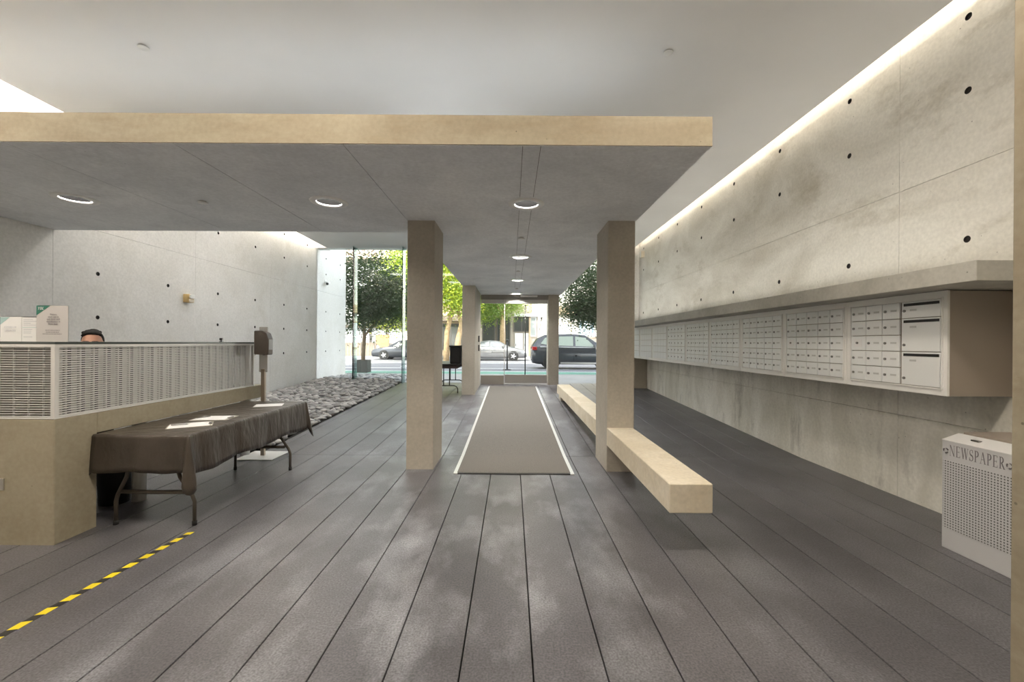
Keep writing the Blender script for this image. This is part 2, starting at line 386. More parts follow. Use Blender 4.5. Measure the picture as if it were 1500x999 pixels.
# ------------------------------------------------------------------ concrete canopy (L-shaped), columns, bench
cx0, cx1, cy0, cy1 = XL, 1.43, 3.02, 5.44
px0 = -1.24
can = struct('ceiling_canopy', MB().box(cx0, cx1, cy0, cy0+0.12, ZK, ZK+0.21).box(cx1-0.12, cx1, cy0+0.12, 12.70, ZK, ZK+0.21)
       .box(cx0, px0, cy1-0.12, cy1, ZK, ZK+0.21).box(px0, px0+0.12, cy1-0.12, 12.70, ZK, ZK+0.21)
       .box(cx0, cx1-0.12, cy0+0.12, cy1-0.12, ZK+0.16, ZK+0.21).box(px0+0.12, cx1-0.12, cy1-0.12, 12.70, ZK+0.16, ZK+0.21), M['fascia'], 'thick concrete canopy slab over the passage and the desk')
lights = [(0.14, 4.29), (-1.86, 4.27), (-4.38, 4.22), (0.135, 6.93), (0.125, 9.5), (0.12, 12.1)]
us = [cx0, -4.88, -3.66, -2.44, -1.22, 0.09, 0.19, cx1]
lh = [(x, y, 0.135) for x, y in lights]
def canpanels(us, vs):
    for i in range(len(us)-1):
        for j in range(len(vs)-1):
            g = 0.003
            u0, u1, v0, v1 = us[i]+g, us[i+1]-g, vs[j]+g, vs[j+1]-g
            hs = [h for h in lh if u0+h[2] < h[0] < u1-h[2] and v0+h[2] < h[1] < v1-h[2]]
            me = panel_mesh('soffit_panel', u0, u1, v0, v1, hs, 0.03, lambda u, v, d: (u, v, ZK-0.006+d), hole_depth=0.05, n=32)
            me.materials.append(M['canopy']); me.materials.append(M['dark']); obj('soffit_panel', me, None, can)
canpanels([cx0+0.003, -4.88, -3.66, -2.44, -1.22], [cy0+0.003, cy1-0.003])
canpanels([-1.22, cx1-0.003], [cy0+0.003, 5.58])
canpanels([px0+0.003, cx1-0.003], [5.58, 8.19, 10.85, 12.69])
# centre joint pair of the soffit: narrow inlaid strips
for (a, b) in ((cy0+0.01, 4.08), (4.50, 5.57), (5.59, 6.74), (7.12, 8.18), (8.2, 9.31), (9.69, 10.84)):
    for x in (0.07, 0.20):
        MB().box(x-0.0015, x+0.0015, a, b, ZK-0.0085, ZK-0.005).build('joint_strip', M['dark'], can)

col_m = concrete('concrete_column_tone', (0.42,0.385,0.325), (0.49,0.455,0.39), (0.35,0.305,0.24), big=0.8, stain_amt=0.35, pits=0.3)
def column(x0, x1, y0, y1, lab):
    zb = fz(y0) - 0.02
    o = MB().box(x0, x1, y0, y1, zb, ZK+0.01).build('column', col_m, None, bevel=0.006)
    return tag(o, lab, 'column')
column(-1.220, -0.903, 4.90, 5.50, 'concrete blade column standing clear beside the mat')
column(1.105, 1.418, 4.86, 5.50, 'concrete blade column with the bench running through it')
column(-1.235, -0.915, 10.47, 12.35, 'long concrete column beside the door with card readers')
column(1.07, 1.385, 12.37, 12.90, 'concrete column at the hinge side of the glass door')

bench = thing('bench', 'pale concrete beam bench cantilevered through the column', 'bench', (1.26, 4.9, 0))
bl = MB().box(1.105-1.26, 1.408-1.26, 2.93-4.9, 4.87-4.9, 0.30, 0.506).build('beam', M['bench'], bench, bevel=0.006)
MB().box(1.105-1.26, 1.408-1.26, 5.49-4.9, 10.2-4.9, 0.27, 0.476).build('beam', M['bench'], bench, bevel=0.006)
MB().box(1.14-1.26, 1.37-1.26, 9.7-4.9, 10.1-4.9, 0.14, 0.275).build('support', M['bench'], bench)

# runner mat
mat_m, nt, b_ = newmat('grey_carpet')
tcn = nt.nodes.new('ShaderNodeNewGeometry'); nz = nt.nodes.new('ShaderNodeTexNoise'); nz.inputs['Scale'].default_value = 160; nz.inputs['Detail'].default_value = 2
nt.links.new(tcn.outputs['Position'], nz.inputs['Vector'])
cr = nt.nodes.new('ShaderNodeValToRGB'); cr.color_ramp.elements[0].color = (0.13,0.12,0.108,1); cr.color_ramp.elements[1].color = (0.24,0.223,0.203,1)
cr.color_ramp.elements[0].position = 0.35; cr.color_ramp.elements[1].position = 0.65
nt.links.new(nz.outputs[0], cr.inputs[0]); nt.links.new(cr.outputs[0], b_.inputs['Base Color']); b_.inputs['Roughness'].default_value = 0.95
bpn = nt.nodes.new('ShaderNodeBump'); bpn.inputs['Strength'].default_value = 0.6; bpn.inputs['Distance'].default_value = 0.004
nt.links.new(nz.outputs[0], bpn.inputs['Height']); nt.links.new(bpn.outputs[0], b_.inputs['Normal'])
M['metaledge'] = plain('mat_edge_metal', (0.80,0.80,0.78), 0.3, metal=0.4)
mt = thing('runner_mat', 'long grey carpet runner with pale metal edging before the door', 'mat', (0.035, 4.73, 0))
def strip(x0, x1, ys, h, name, m, par):
    mb = MB(); ox, oy = 0.035, 4.73
    for a, c in zip(ys[:-1], ys[1:]):
        z0, z1 = fz(a), fz(c)
        vs = [(x0-ox,a-oy,z0+h),(x1-ox,a-oy,z0+h),(x1-ox,c-oy,z1+h),(x0-ox,c-oy,z1+h),(x0-ox,a-oy,z0),(x1-ox,a-oy,z0),(x1-ox,c-oy,z1),(x0-ox,c-oy,z1)]
        mb.add(vs, [(0,1,2,3),(0,4,5,1),(1,5,6,2),(2,6,7,3),(3,7,4,0)])
    return mb.build(name, m, par)
strip(-0.605, 0.675, [4.76, YC, 11.97], 0.012, 'carpet', mat_m, mt)
strip(-0.645, -0.600, [4.73, YC, 11.97], 0.010, 'edge_trim', M['metaledge'], mt)
strip(0.670, 0.715, [4.73, YC, 11.97], 0.010, 'edge_trim', M['metaledge'], mt)
strip(-0.60, 0.67, [4.73, 4.762], 0.010, 'edge_trim', M['blackm'], mt)

# yellow and black floor tape: separate strips of tape
k = 0; y = 2.02
tp = thing('floor_tape', 'yellow and black hazard tape stuck along the floor beside the desk', 'tape', (-2.51, 2.02, 0))
while y < 3.24:
    ln = 0.066 if k % 2 == 0 else 0.052
    sk = 0.012
    mb = MB(); yy = y-2.02; l2 = min(ln, 3.245-y)
    xo = 0.075*(yy/1.2) - 0.03
    mb.add([(xo-0.024,yy,0.0015),(xo+0.024,yy+sk,0.0015),(xo+0.024,yy+l2+sk,0.0015),(xo-0.024,yy+l2,0.0015),
            (xo-0.024,yy,-0.001),(xo+0.024,yy+sk,-0.001),(xo+0.024,yy+l2+sk,-0.001),(xo-0.024,yy+l2,-0.001)], [(0,1,2,3),(0,4,5,1),(1,5,6,2),(2,6,7,3),(3,7,4,0)])
    mb.build('tape_piece', M['yellow'] if k % 2 == 0 else M['blacktape'], tp)
    y += ln; k += 1

# ------------------------------------------------------------------ downlights and sprinklers
M['bowl'] = plain('reflector_bowl', (0.004,0.004,0.004), 0.8, spec=0.0)
M['lamp_in'] = plain('downlight_lamp', (0.9,0.9,0.88), 0.4, emit=(1.0,0.95,0.87), es=80.0)
M['lamp_in2'] = plain('downlight_lamp_passage', (0.9,0.9,0.88), 0.4, emit=(1.0,0.96,0.90), es=380.0)
def downlight(x, y, lab, grp=None):
    t = thing('downlight', lab, 'light', (x, y, ZK-0.006), group=grp)
    MB().lathe((0,0,0), [(0.120,0.004),(0.125,-0.012),(0.178,-0.008),(0.184,0.0),(0.184,0.004)], 40).build('trim_ring', M['white'], t)
    MB().lathe((0,0,0), [(0.122,-0.004),(0.118,0.05),(0.110,0.10),(0.088,0.142),(0.0005,0.146)], 32).build('reflector', M['bowl'], t)
    MB().lathe((0,0,0), [(0.0005,0.086),(0.07,0.088),(0.085,0.094),(0.085,0.13)], 24).build('bulb', M['lamp_in'] if y < 5 else M['lamp_in2'], t)
downlight(*lights[0], 'round recessed downlight in the canopy straight above the near end of the mat')
downlight(*lights[1], 'round recessed downlight in the canopy between the folding table and the first column')
downlight(*lights[2], 'round recessed downlight in the canopy above the reception desk')
for i in (3, 4, 5):
    downlight(*lights[i], 'round recessed downlight in the passage canopy beyond the first columns', 'downlights along the passage')
def sprinkler(x, y, z, lab, grp=None):
    t = thing('sprinkler_head', lab, 'sprinkler', (x, y, z), group=grp)
    MB().lathe((0,0,0), [(0.0005,-0.022),(0.042,-0.022),(0.046,-0.018),(0.046,-0.012),(0.03,-0.012)], 20).build('cover_plate', M['white'], t)
    MB().lathe((0,0,0), [(0.030,-0.014),(0.030,0.002)], 14).build('collar', M['steel'], t)
sprinkler(-3.55, 4.04, ZC, 'small white sprinkler head in the plaster ceiling above the desk side')
sprinkler(1.49, 4.06, ZC, 'small white sprinkler head in the plaster ceiling above the mailbox aisle')
sprinkler(-3.14, 4.27, ZK-0.006, 'small white sprinkler head in the canopy between two downlights over the table')
for y in (5.66, 8.30, 10.95): sprinkler(0.12, y, ZK-0.006, 'small white sprinkler head between the passage downlights', 'sprinklers along the passage')

# ------------------------------------------------------------------ reception desk
DX = -3.285; DY = 3.03
dk = thing('reception_desk', 'concrete reception desk with an aluminium bar grille counter front', 'desk', (DX, DY, 0))
def P(mb, name, m, par=dk, bevel=0.0, off=(DX, DY, 0)):
    mb.v = [(a-off[0], b-off[1], c-off[2]) for a, b, c in mb.v]
    return mb.build(name, m, par, bevel)
P(MB().box(-5.6, DX, DY, 3.345, -0.01, 0.905), 'base', M['desk'], bevel=0.005)
P(MB().box(-3.60, DX, 3.344, 5.61, 0.742, 0.905), 'beam', M['desk'], bevel=0.005)
P(MB().cyl((-3.44,3.9,0), (-3.44,3.9,0.77), 0.054, n=20), 'support_post', M['white'])
P(MB().cyl((-3.44,5.45,0), (-3.44,5.45,0.77), 0.054, n=20), 'support_post', M['white'])
gb = MB(); gb2 = MB()
z = 0.925
while z < 1.425:
    gb.box(-5.55, DX-0.03, DY+0.010, DY+0.022, z-0.0026, z+0.0026)
    gb2.box(DX-0.024, DX-0.012, DY+0.03, 5.36, z-0.0048, z+0.0048)
    z += 0.0170
x = DX-0.11
gf = P(MB().box(-5.58, DX-0.0, DY, DY+0.03, 0.906, 0.918).box(-5.58, DX, DY, DY+0.03, 1.425, 1.445).box(DX-0.03, DX, DY+0.0, DY+0.03, 0.918, 1.425)
       .box(DX-0.03, DX, DY+0.03, 5.39, 0.906, 0.918).box(DX-0.03, DX, DY+0.03, 5.39, 1.425, 1.445).box(DX-0.03, DX, 5.36, 5.39, 0.918, 1.425), 'grille_frame', M['alu'])
g1 = P(gb, 'grille_bars', M['alu']); g1['kind'] = 'stuff'
g2 = P(gb2, 'grille_bars', M['alu']); g2['kind'] = 'stuff'
while x > -5.55:
    P(MB().box(x-0.0016, x+0.0016, DY+0.022, DY+0.034, 0.918, 1.425), 'grille_upright', M['alu']); x -= 0.108
y = DY+0.13
while y < 5.33:
    P(MB().box(DX-0.040, DX-0.026, y-0.007, y+0.007, 0.918, 1.425), 'grille_upright', M['black']); P(MB().box(DX-0.040, DX-0.030, y-0.040, y-0.030, 0.918, 1.425), 'grille_upright', M['lock']); y += 0.104  # shadow of the verticals and gaps is put into these dark colours
P(MB().box(-5.58, DX, DY, DY+0.38, 1.446, 1.464).box(DX-0.38, DX, DY+0.38, 5.39, 1.446, 1.464), 'counter_top', plain('counter_dark', (0.07,0.085,0.08), 0.2), bevel=0.002)
P(MB().box(-5.58, DX-0.36, DY+0.33, DY+0.36, 0.905, 1.446).box(DX-0.36, DX-0.33, DY+0.36, 5.39, 0.905, 1.446), 'inner_panel', plain('desk_inner', (0.36,0.34,0.31), 0.6))
P(MB().box(DX-0.055, DX-0.045, DY+0.04, 5.36, 0.910, 1.44), 'backing_panel', plain('backing_pale', (0.72,0.72,0.70), 0.5))
P(MB().box(-5.3, DX-0.36, DY+0.36, DY+0.72, 0.72, 0.75), 'work_surface', plain('desk_worktop', (0.5,0.48,0.45), 0.4))
op = P(MB().box(-3.70, -3.64, DY-0.008, DY+0.001, 0.395, 0.48), 'outlet_plate', M['steel'], bevel=0.002)
# things behind and on the counter
ty = thing('desk_monitor', 'dark computer monitor standing on the desk counter beside the white notice', 'monitor', (-4.06, 3.25, 1.464))
MB().box(-0.20, 0.165, 0, 0.03, 0.03, 0.19).build('screen', M['black'], ty, bevel=0.004); MB().box(-0.06, 0.02, -0.03, 0.06, 0, 0.008).box(-0.03,-0.01,0.005,0.025,0.008,0.03).build('stand', M['black'], ty)

def sign_text(par, txt, size, x, z, mat, y=-0.004, align='CENTER', shear=0):
    me = text_mesh(txt, size, align, 0.0003, shear)
    me.transform(Matrix.Translation((x, y, z)) @ Matrix.Rotation(R(90), 4, 'X'))
    me.materials.clear(); me.materials.append(mat)
    return obj('lettering', me, None, par)
M['greypaper'] = plain('grey_paper', (0.57,0.55,0.54), 0.6)
s1 = thing('notice_stand', 'grey visitor notice with a green corner standing on the counter', 'sign', (-3.415, 3.13, 1.464))
MB().box(-0.117, 0.117, 0, 0.003, 0.0, 0.268).build('sheet', M['greypaper'], s1)
MB().box(-0.119, 0.119, 0.003, 0.006, 0, 0.27).box(-0.119, 0.119, 0.003, 0.07, 0.0, 0.003).build('acrylic_holder', M['acrylic'], s1)
MB().prism([(-0.117,0.268),(-0.117,0.195),(-0.013,0.268)], frame((0,-0.0005,0),(1,0,0),(0,0,1)), 0.0006).build('green_corner', M['greenp'], s1)
sign_text(s1, 'YBL', 0.030, -0.083, 0.237, M['paper'], shear=0.3)
for i, ttx in enumerate(['Visitors', 'must sign in', 'and show valid', 'identification at', 'front desk.']):
    sign_text(s1, ttx, 0.0165, 0.012, 0.198-0.0178*i, M['ink'])
for i, (a, b) in enumerate(((-0.05, 0.055), (-0.045, 0.05), (-0.07, 0.07))):
    mb = MB(); xx = a
    while xx < b:
        w = rnd.uniform(0.010, 0.026); mb.box(xx, min(xx+w, b), -0.001, 0.0, 0.083-0.0135*i, 0.087-0.0135*i); xx += w+0.004
    mb.build('small_print', M['ink'], s1)
s2 = thing('notice_stand', 'white two page notice with a pale teal corner standing on the counter', 'sign', (-3.690, 3.16, 1.464))
MB().box(-0.148, 0.012, 0, 0.003, 0, 0.185).build('sheet', M['paper'], s2); MB().box(0.016, 0.140, 0, 0.003, 0, 0.182).build('sheet', M['paper'], s2)
MB().box(-0.151, 0.143, 0.003, 0.006, 0, 0.188).box(-0.151, 0.143, 0.003, 0.07, 0.0, 0.003).build('acrylic_holder', M['acrylic'], s2)
MB().prism([(-0.147,0.182),(-0.147,0.125),(-0.075,0.182)], frame((0,-0.0005,0),(1,0,0),(0,0,1)), 0.0006).build('teal_corner', M['teal'], s2)
sign_text(s2, 'COVID-19', 0.020, -0.068, 0.100, M['inkl']); sign_text(s2, 'UPDATES', 0.020, -0.068, 0.076, M['inkl'])
for i, zz in enumerate((0.165,0.152,0.138,0.124,0.092,0.078,0.064,0.035)):
    MB().box(0.028, 0.028+rnd.uniform(0.05,0.1), -0.001, 0, zz-0.0018, zz+0.0018).build('small_print', M['inkl'], s2)
MB().box(0.022, 0.135, -0.001, 0, 0.105, 0.1075).build('rule_line', M['teal'], s2)
c1 = thing('webcam', 'tiny black webcam on the counter near the dispenser', 'camera', (-3.40, 4.93, 1.464))
MB().cyl((0,0,0),(0,0,0.006),0.022,n=16).cyl((0,0,0.006),(0,0,0.02),0.006,n=8).build('base', M['black'], c1)
MB().box(-0.016,0.016,-0.012,0.012,0.02,0.048).build('body', M['black'], c1, bevel=0.004); MB().cyl((0.016,0,0.034),(0.02,0,0.034),0.008,n=12).build('lens', M['steel'], c1)
bn = thing('waste_bin', 'black waste bin under the desk beside the white post', 'bin', (-3.62, 3.85, 0))
MB().lathe((0,0,0), [(0.0005,0.0),(0.11,0.0),(0.125,0.36),(0.13,0.37),(0.118,0.37),(0.104,0.02)], 24).build('body', M['black'], bn); MB().lathe((0,0,0.366), [(0.126,0),(0.134,0.004),(0.130,0.010),(0.122,0.006)], 24).build('rim', M['steel'], bn)

# ------------------------------------------------------------------ folding table with cloth
TX0, TX1, TY0, TY1, TZ = -3.279, -2.530, 3.30, 5.19, 0.737
tb = thing('folding_table', 'long folding table with bent steel legs in front of the desk', 'table', (-2.93, 4.27, 0))
O = (-2.93, 4.27, 0)
P(MB().box(TX0, TX1, TY0, TY1, 0.70, 0.732), 'tabletop', plain('table_laminate', (0.55,0.53,0.50), 0.5), tb, 0.006, O)
def hleg(yb, yt):
    for sx, xb, xt in ((-1, -3.165, -3.07), (1, -2.535, -2.67)):
        pts = [(xt, yt, 0.70), (xt, yt, 0.44), (xt+ (xb-xt)*0.12, yt, 0.385), (xb-(xb-xt)*0.16, yb, 0.245), (xb, yb, 0.19), (xb, yb, 0.02)]
        lg = P(MB().tube(pts, 0.0145, 10), 'leg', M['brown'], tb, 0, O)
        P(MB().cyl((xb, yb, 0.0), (xb, yb, 0.035), 0.0175, n=10), 'foot_cap', M['rubber'], lg, 0, (O[0], O[1], O[2]))
    P(MB().tube([(-3.115, yb, 0.265), (-2.86, yb, 0.262), (-2.60, yb, 0.265)], 0.017, 8), 'crossbar', M['brown'], tb, 0, O)
hleg(3.38, 3.38); hleg(4.84, 4.84)
# table cloth: grid over the top, drops with soft folds, one pulled corner
def cloth():
    bm = bmesh.new(); hh = TZ
    pts = []
    w, l = (TX1-TX0), (TY1-TY0); cxm, cym = (TX0+TX1)/2, (TY0+TY1)/2
    per = []
    n_l, n_w, n_c = 40, 20, 10
    def corner(sx, sy):
        c = Vector((cxm+sx*(w/2-0.01), cym+sy*(l/2-0.01)))
        return c
    rr = 0.018
    ring = []   # (base point, outward dir, fold weight, key)
    def seg(p, q, n, d):
        for i in range(n):
            t = i/n; ring.append((Vector(p).lerp(Vector(q), t), Vector(d), min(t, 1-t)*2))
    x0, x1, y0, y1 = TX0+0.004, TX1-0.004, TY0+0.004, TY1-0.004
    def cor(c, d0, d1, n):
        for i in range(n):
            t = i/n; a = Vector(d0).lerp(Vector(d1), t).normalized(); ring.append((Vector(c), a, -1.0*math.sin(math.pi*t)))
    seg((x0,y0),(x1,y0), n_w, (0,-1)); cor((x1,y0),(0,-1),(1,0), n_c)
    seg((x1,y0),(x1,y1), n_l, (1,0)); cor((x1,y1),(1,0),(0,1), n_c)
    seg((x1,y1),(x0,y1), n_w, (0,1)); cor((x0,y1),(0,1),(-1,0), n_c)
    seg((x0,y1),(x0,y0), n_l, (-1,0)); cor((x0,y0),(-1,0),(0,-1), n_c)
    lv = [0.0, 0.012, 0.03, 0.06, 0.10, 0.15, 0.20, 0.25, 0.29]
    rows = []
    for li, s in enumerate(lv):
        row = []
        for k, (b, d, fw) in enumerate(ring):
            u = k*0.37
            if fw >= 0:
                drop = s*(1.0 + 0.02*math.sin(k*0.5)); out = 0.010 + 0.06*s + (0.05*s)*math.sin(k*0.55+1.0)*fw + 0.02*s*math.sin(k*1.3)
                if d.x > 0.5 : drop = s*(1.08 + 0.05*math.sin(k*0.4))
                if d.x < -0.5: drop = min(s, 0.05); out = 0.003
                if li == 0: out = 0.0
            else:
                w_ = -fw; drop = s*(1+0.52*w_); out = 0.012 + s*(0.10 + 0.30*w_*(1 if (b.x > cxm and b.y < cym) else 0.6))
                if b.x < cxm:
                    out = 0.006 + s*0.08*w_
                    drop = s*(1+0.1*w_) if b.y < cym else min(s, 0.16)
                if li == 0: out = 0.0
            rd = min(out, rr) if li < 2 else out
            p = b + d*rd
            row.append(bm.verts.new((p.x, p.y, hh - (drop if li else 0))))
        rows.append(row)
    n = len(ring)
    for i in range(len(rows)-1):
        for k in range(n):
            try: bm.faces.new((rows[i][k], rows[i][(k+1)%n], rows[i+1][(k+1)%n], rows[i+1][k]))
            except ValueError: pass
    bm.faces.new(rows[0])
    bmesh.ops.remove_doubles(bm, verts=bm.verts, dist=1e-4)
    bmesh.ops.recalc_face_normals(bm, faces=bm.faces)
    for f in bm.faces: f.smooth = len(f.verts) < 5
    for v in bm.verts: v.co -= Vector((-2.93, 4.27, 0))
    me = bpy.data.meshes.new('tablecloth'); bm.to_mesh(me); bm.free(); return me
cl_m = plain('brown_vinyl', (0.062,0.050,0.040), 0.30, noise=0.18, scale=5)
nt_ = cl_m.node_tree; bq = nt_.nodes['Principled BSDF']; gq = nt_.nodes.new('ShaderNodeNewGeometry'); nq = nt_.nodes.new('ShaderNodeTexNoise'); nq.inputs['Scale'].default_value = 7; nq.inputs['Detail'].default_value = 5
mq = nt_.nodes.new('ShaderNodeMapping'); mq.inputs['Scale'].default_value = (1, 1.4, 0.5); nt_.links.new(gq.outputs['Position'], mq.inputs[0]); nt_.links.new(mq.outputs[0], nq.inputs['Vector'])
pq = nt_.nodes.new('ShaderNodeBump'); pq.inputs['Strength'].default_value = 0.7; pq.inputs['Distance'].default_value = 0.03; nt_.links.new(nq.outputs[0], pq.inputs['Height']); nt_.links.new(pq.outputs[0], bq.inputs['Normal'])
cl = obj('tablecloth', cloth(), cl_m); cl.location = (-2.93, 4.27, 0)
tag(cl, 'dark brown vinyl cloth draped over the folding table', 'tablecloth')
sm = cl.modifiers.new('thick', 'SOLIDIFY'); sm.thickness = 0.0025; sm.offset = 1
def papers(x, y, rz, lab, kind):
    t = thing('clipboard' if kind else 'paper_sheets', lab, 'clipboard' if kind else 'paper', (x, y, TZ+0.0026), rz)
    if kind:
        MB().box(-0.115,0.115,-0.16,0.16,0,0.003).build('board', plain('clip_board', (0.5,0.47,0.42), 0.6), t)
        MB().box(-0.108,0.108,-0.15,0.14,0.003,0.005).build('sheet', M['paper'], t)
        MB().box(-0.04,0.04,0.13,0.155,0.003,0.012).build('clip', M['lock'], t, bevel=0.003)
    else:
        MB().box(-0.108,0.108,-0.14,0.14,0,0.0015).build('sheet', M['paper'], t)
        MB().box(-0.10,0.116,-0.13,0.15,0.0015,0.003).build('sheet', M['paper'], t)
    return t
papers(-2.80, 3.68, R(-58), 'white sheet on a clipboard nearest the pulled corner of the tablecloth', True)
papers(-2.83, 4.02, R(-83), 'white sheet on a clipboard with a pen at the middle of the table', True)
papers(-2.80, 4.86, R(-68), 'loose white sheets at the far end of the table', False)
def pen(x, y, rz, z, lab):
    t = thing('pen', lab, 'pen', (x, y, z), rz)
    MB().cyl((-0.06,0,0.005),(0.055,0,0.005),0.0045,n=8).build('barrel', M['lock'], t); MB().cyl((0.055,0,0.005),(0.07,0,0.005),0.004,0.001,n=8).build('tip', M['steel'], t)
pen(-2.88, 3.66, R(25), TZ+0.0079, 'dark pen on the clipboard nearest the pulled tablecloth corner'); pen(-2.94, 4.03, R(60), TZ+0.0079, 'dark pen on the middle clipboard')

# sanitiser dispenser on a floor stand
sd = thing('sanitizer_stand', 'hand sanitizer dispenser on a slim post with a square white base', 'dispenser', (-3.19, 5.42, 0))
MB().box(-0.23,0.23,-0.21,0.21,0,0.012).build('base_plate', M['white'], sd, bevel=0.004)
MB().box(-0.024,0.024,-0.02,0.02,0.012,1.12).build('post', plain('post_metal', (0.55,0.47,0.38), 0.35, metal=0.7), sd, bevel=0.003)
MB().box(-0.055,0.055,-0.008,0.004,1.08,1.66).build('back_plate', M['alu'], sd, bevel=0.002)
d_ = MB().prism([(-0.055,0),(-0.055,0.30),(0.04,0.30),(0.10,0.27),(0.125,0.20),(0.125,0),(0.11,-0.005)], frame((0,-0.01,1.31),(1,0,0),(0,0,1)), 0.11).build('dispenser', plain('dispenser_taupe', (0.14,0.115,0.095), 0.35), sd, bevel=0.008)
MB().box(0.10,0.127,-0.105,-0.025,1.37,1.50).build('window', plain('grey_window', (0.45,0.45,0.45), 0.2), d_)
MB().cyl((0.04,-0.06,1.30),(0.04,-0.06,1.315),0.015,n=12).build('nozzle', M['black'], d_)

# ------------------------------------------------------------------ person on a stool behind the desk
def remesh_body(name, mb, vox, mat_, par):
    me = mb.mesh(name); o = obj(name, me, mat_, None)
    md = o.modifiers.new('r', 'REMESH'); md.mode = 'VOXEL'; md.voxel_size = vox; md.use_smooth_shade = True
    s2_ = o.modifiers.new('s', 'SMOOTH'); s2_.iterations = 6; s2_.factor = 0.5
    dg = bpy.context.evaluated_depsgraph_get(); me2 = bpy.data.meshes.new_from_object(o.evaluated_get(dg))
    me2.materials.clear(); me2.materials.append(mat_)
    bpy.data.objects.remove(o, do_unlink=True)
    return obj(name, me2, None, par)
pr = thing('person', 'person with short dark hair seated behind the desk, looking down', 'person', (-4.07, 4.10, 0), R(38))
def chain(mb, pts, rs, n=14): mb.tube(pts, rs, n); [mb.sphere(p, r*0.99, 12, 8) for p, r in zip(pts, rs)]
# faces local -Y
SZ = 0.690
body = MB(); shirt = MB(); pants = MB()
tors = [((0,0.03,SZ+0.05),0.135),((0,0.035,SZ+0.22),0.125),((0,0.02,SZ+0.38),0.135),((0,0.0,SZ+0.50),0.11)]
for mb_, g in ((body, 0.0), (shirt, 0.012)):
    for sx in (-1, 1):
        for (p, r) in tors: mb_.sphere((p[0]+sx*0.05, p[1], p[2]), (r+g, (r+g)*0.82, r*0.95+g), 16, 10)
        chain(mb_, [(sx*0.17,0.0,SZ+0.50),(sx*0.215,-0.03,SZ+0.36),(sx*0.22,-0.06,SZ+0.22)], [0.062+g,0.052+g,0.046+g])
    mb_.sphere((0,-0.005,SZ+0.53),(0.12+g,0.075+g,0.06+g),16,10)
for sx in (-1, 1):
    chain(body, [(sx*0.22,-0.06,SZ+0.22),(sx*0.19,-0.17,SZ+0.20),(sx*0.15,-0.28,SZ+0.21)], [0.044,0.038,0.028])
    hx, hy, hz = sx*0.14, -0.335, SZ+0.21
    body.sphere((hx,hy,hz),(0.038,0.05,0.017),12,8)
    for i, (fx, ln) in enumerate(((-0.028,0.062),(-0.010,0.072),(0.010,0.068),(0.028,0.052))):
        p0 = Vector((hx+fx, hy-0.035, hz)); chain(body, [p0, p0+Vector((0,-ln*0.55,0.002)), p0+Vector((0,-ln,-0.014))], [0.0095,0.009,0.008], 8)
    chain(body, [(hx-sx*0.03,hy+0.01,hz),(hx-sx*0.055,hy-0.02,hz-0.004),(hx-sx*0.062,hy-0.05,hz-0.01)], [0.012,0.011,0.009], 8)
for mb_, g in ((body, 0.0), (pants, 0.010)):
    for sx in (-1, 1):
        chain(mb_, [(sx*0.09,0.03,SZ+0.03),(sx*0.11,-0.20,SZ+0.045),(sx*0.12,-0.40,SZ+0.02)], [0.095+g,0.08+g,0.062+g])
        chain(mb_, [(sx*0.12,-0.40,SZ+0.02),(sx*0.12,-0.38,SZ-0.18),(sx*0.12,-0.34,SZ-0.38)], [0.060+g,0.054+g,0.040+g])
for sx in (-1, 1): chain(body, [(sx*0.12,-0.33,SZ-0.36),(sx*0.12,-0.38,SZ-0.44),(sx*0.125,-0.48,SZ-0.46)], [0.042,0.044,0.036])
# neck and head, tipped forward
chain(body, [(0,0.0,SZ+0.54),(0,-0.03,SZ+0.62),(0,-0.05,SZ+0.68)], [0.062,0.056,0.056])
HC = Vector((0,-0.075,SZ+0.755)); HM = Matrix.Rotation(R(6), 3, 'X')
body.sphere(HC, (0.076,0.096,0.118), 24, 16, HM)
body.sphere(HC + HM @ Vector((0,-0.045,-0.055)), (0.056,0.056,0.068), 16, 10, HM)
body.sphere(HC + HM @ Vector((0,-0.09,0.018)), (0.055,0.016,0.014), 14, 8, HM)      # brow
body.sphere(HC + HM @ Vector((0,-0.108,-0.022)), (0.015,0.022,0.026), 10, 8, HM)    # nose
body.sphere(HC + HM @ Vector((0,-0.098,-0.062)), (0.026,0.012,0.012), 10, 8, HM)    # lips
for sx in (-1, 1): body.sphere(HC + HM @ Vector((sx*0.078,0.01,-0.012)), (0.012,0.02,0.032), 10, 8, HM)
remesh_body('body', body, 0.007, M['skin'], pr)
remesh_body('shirt', shirt, 0.014, M['shirt'], pr)
remesh_body('trousers', pants, 0.014, M['pants'], pr)
hair = MB()
hair.sphere(HC + HM @ Vector((0,0.040,0.024)), (0.083,0.082,0.106), 24, 16, HM)
hair.sphere(HC + HM @ Vector((0,-0.002,0.098)), (0.062,0.062,0.030), 18, 12, HM)
for i in range(40):
    a = rnd.uniform(0,6.28); u_ = rnd.uniform(0.1,1); hair.sphere(HC + HM @ Vector((0.072*u_*math.cos(a), 0.03+0.07*u_*math.sin(a), 0.125-0.03*u_*u_)), rnd.uniform(0.012,0.018), 8, 6)
for i in range(14):
    a = i/13*2-1; hair.sphere(HC + HM @ Vector((0.062*a, -0.052+0.03*a*a+rnd.uniform(-.008,.008), 0.104-0.024*a*a+rnd.uniform(-.004,.006))), (0.014,0.018,0.012), 8, 6, HM)
hr_o = remesh_body('hair', hair, 0.006, M['hair'], pr)
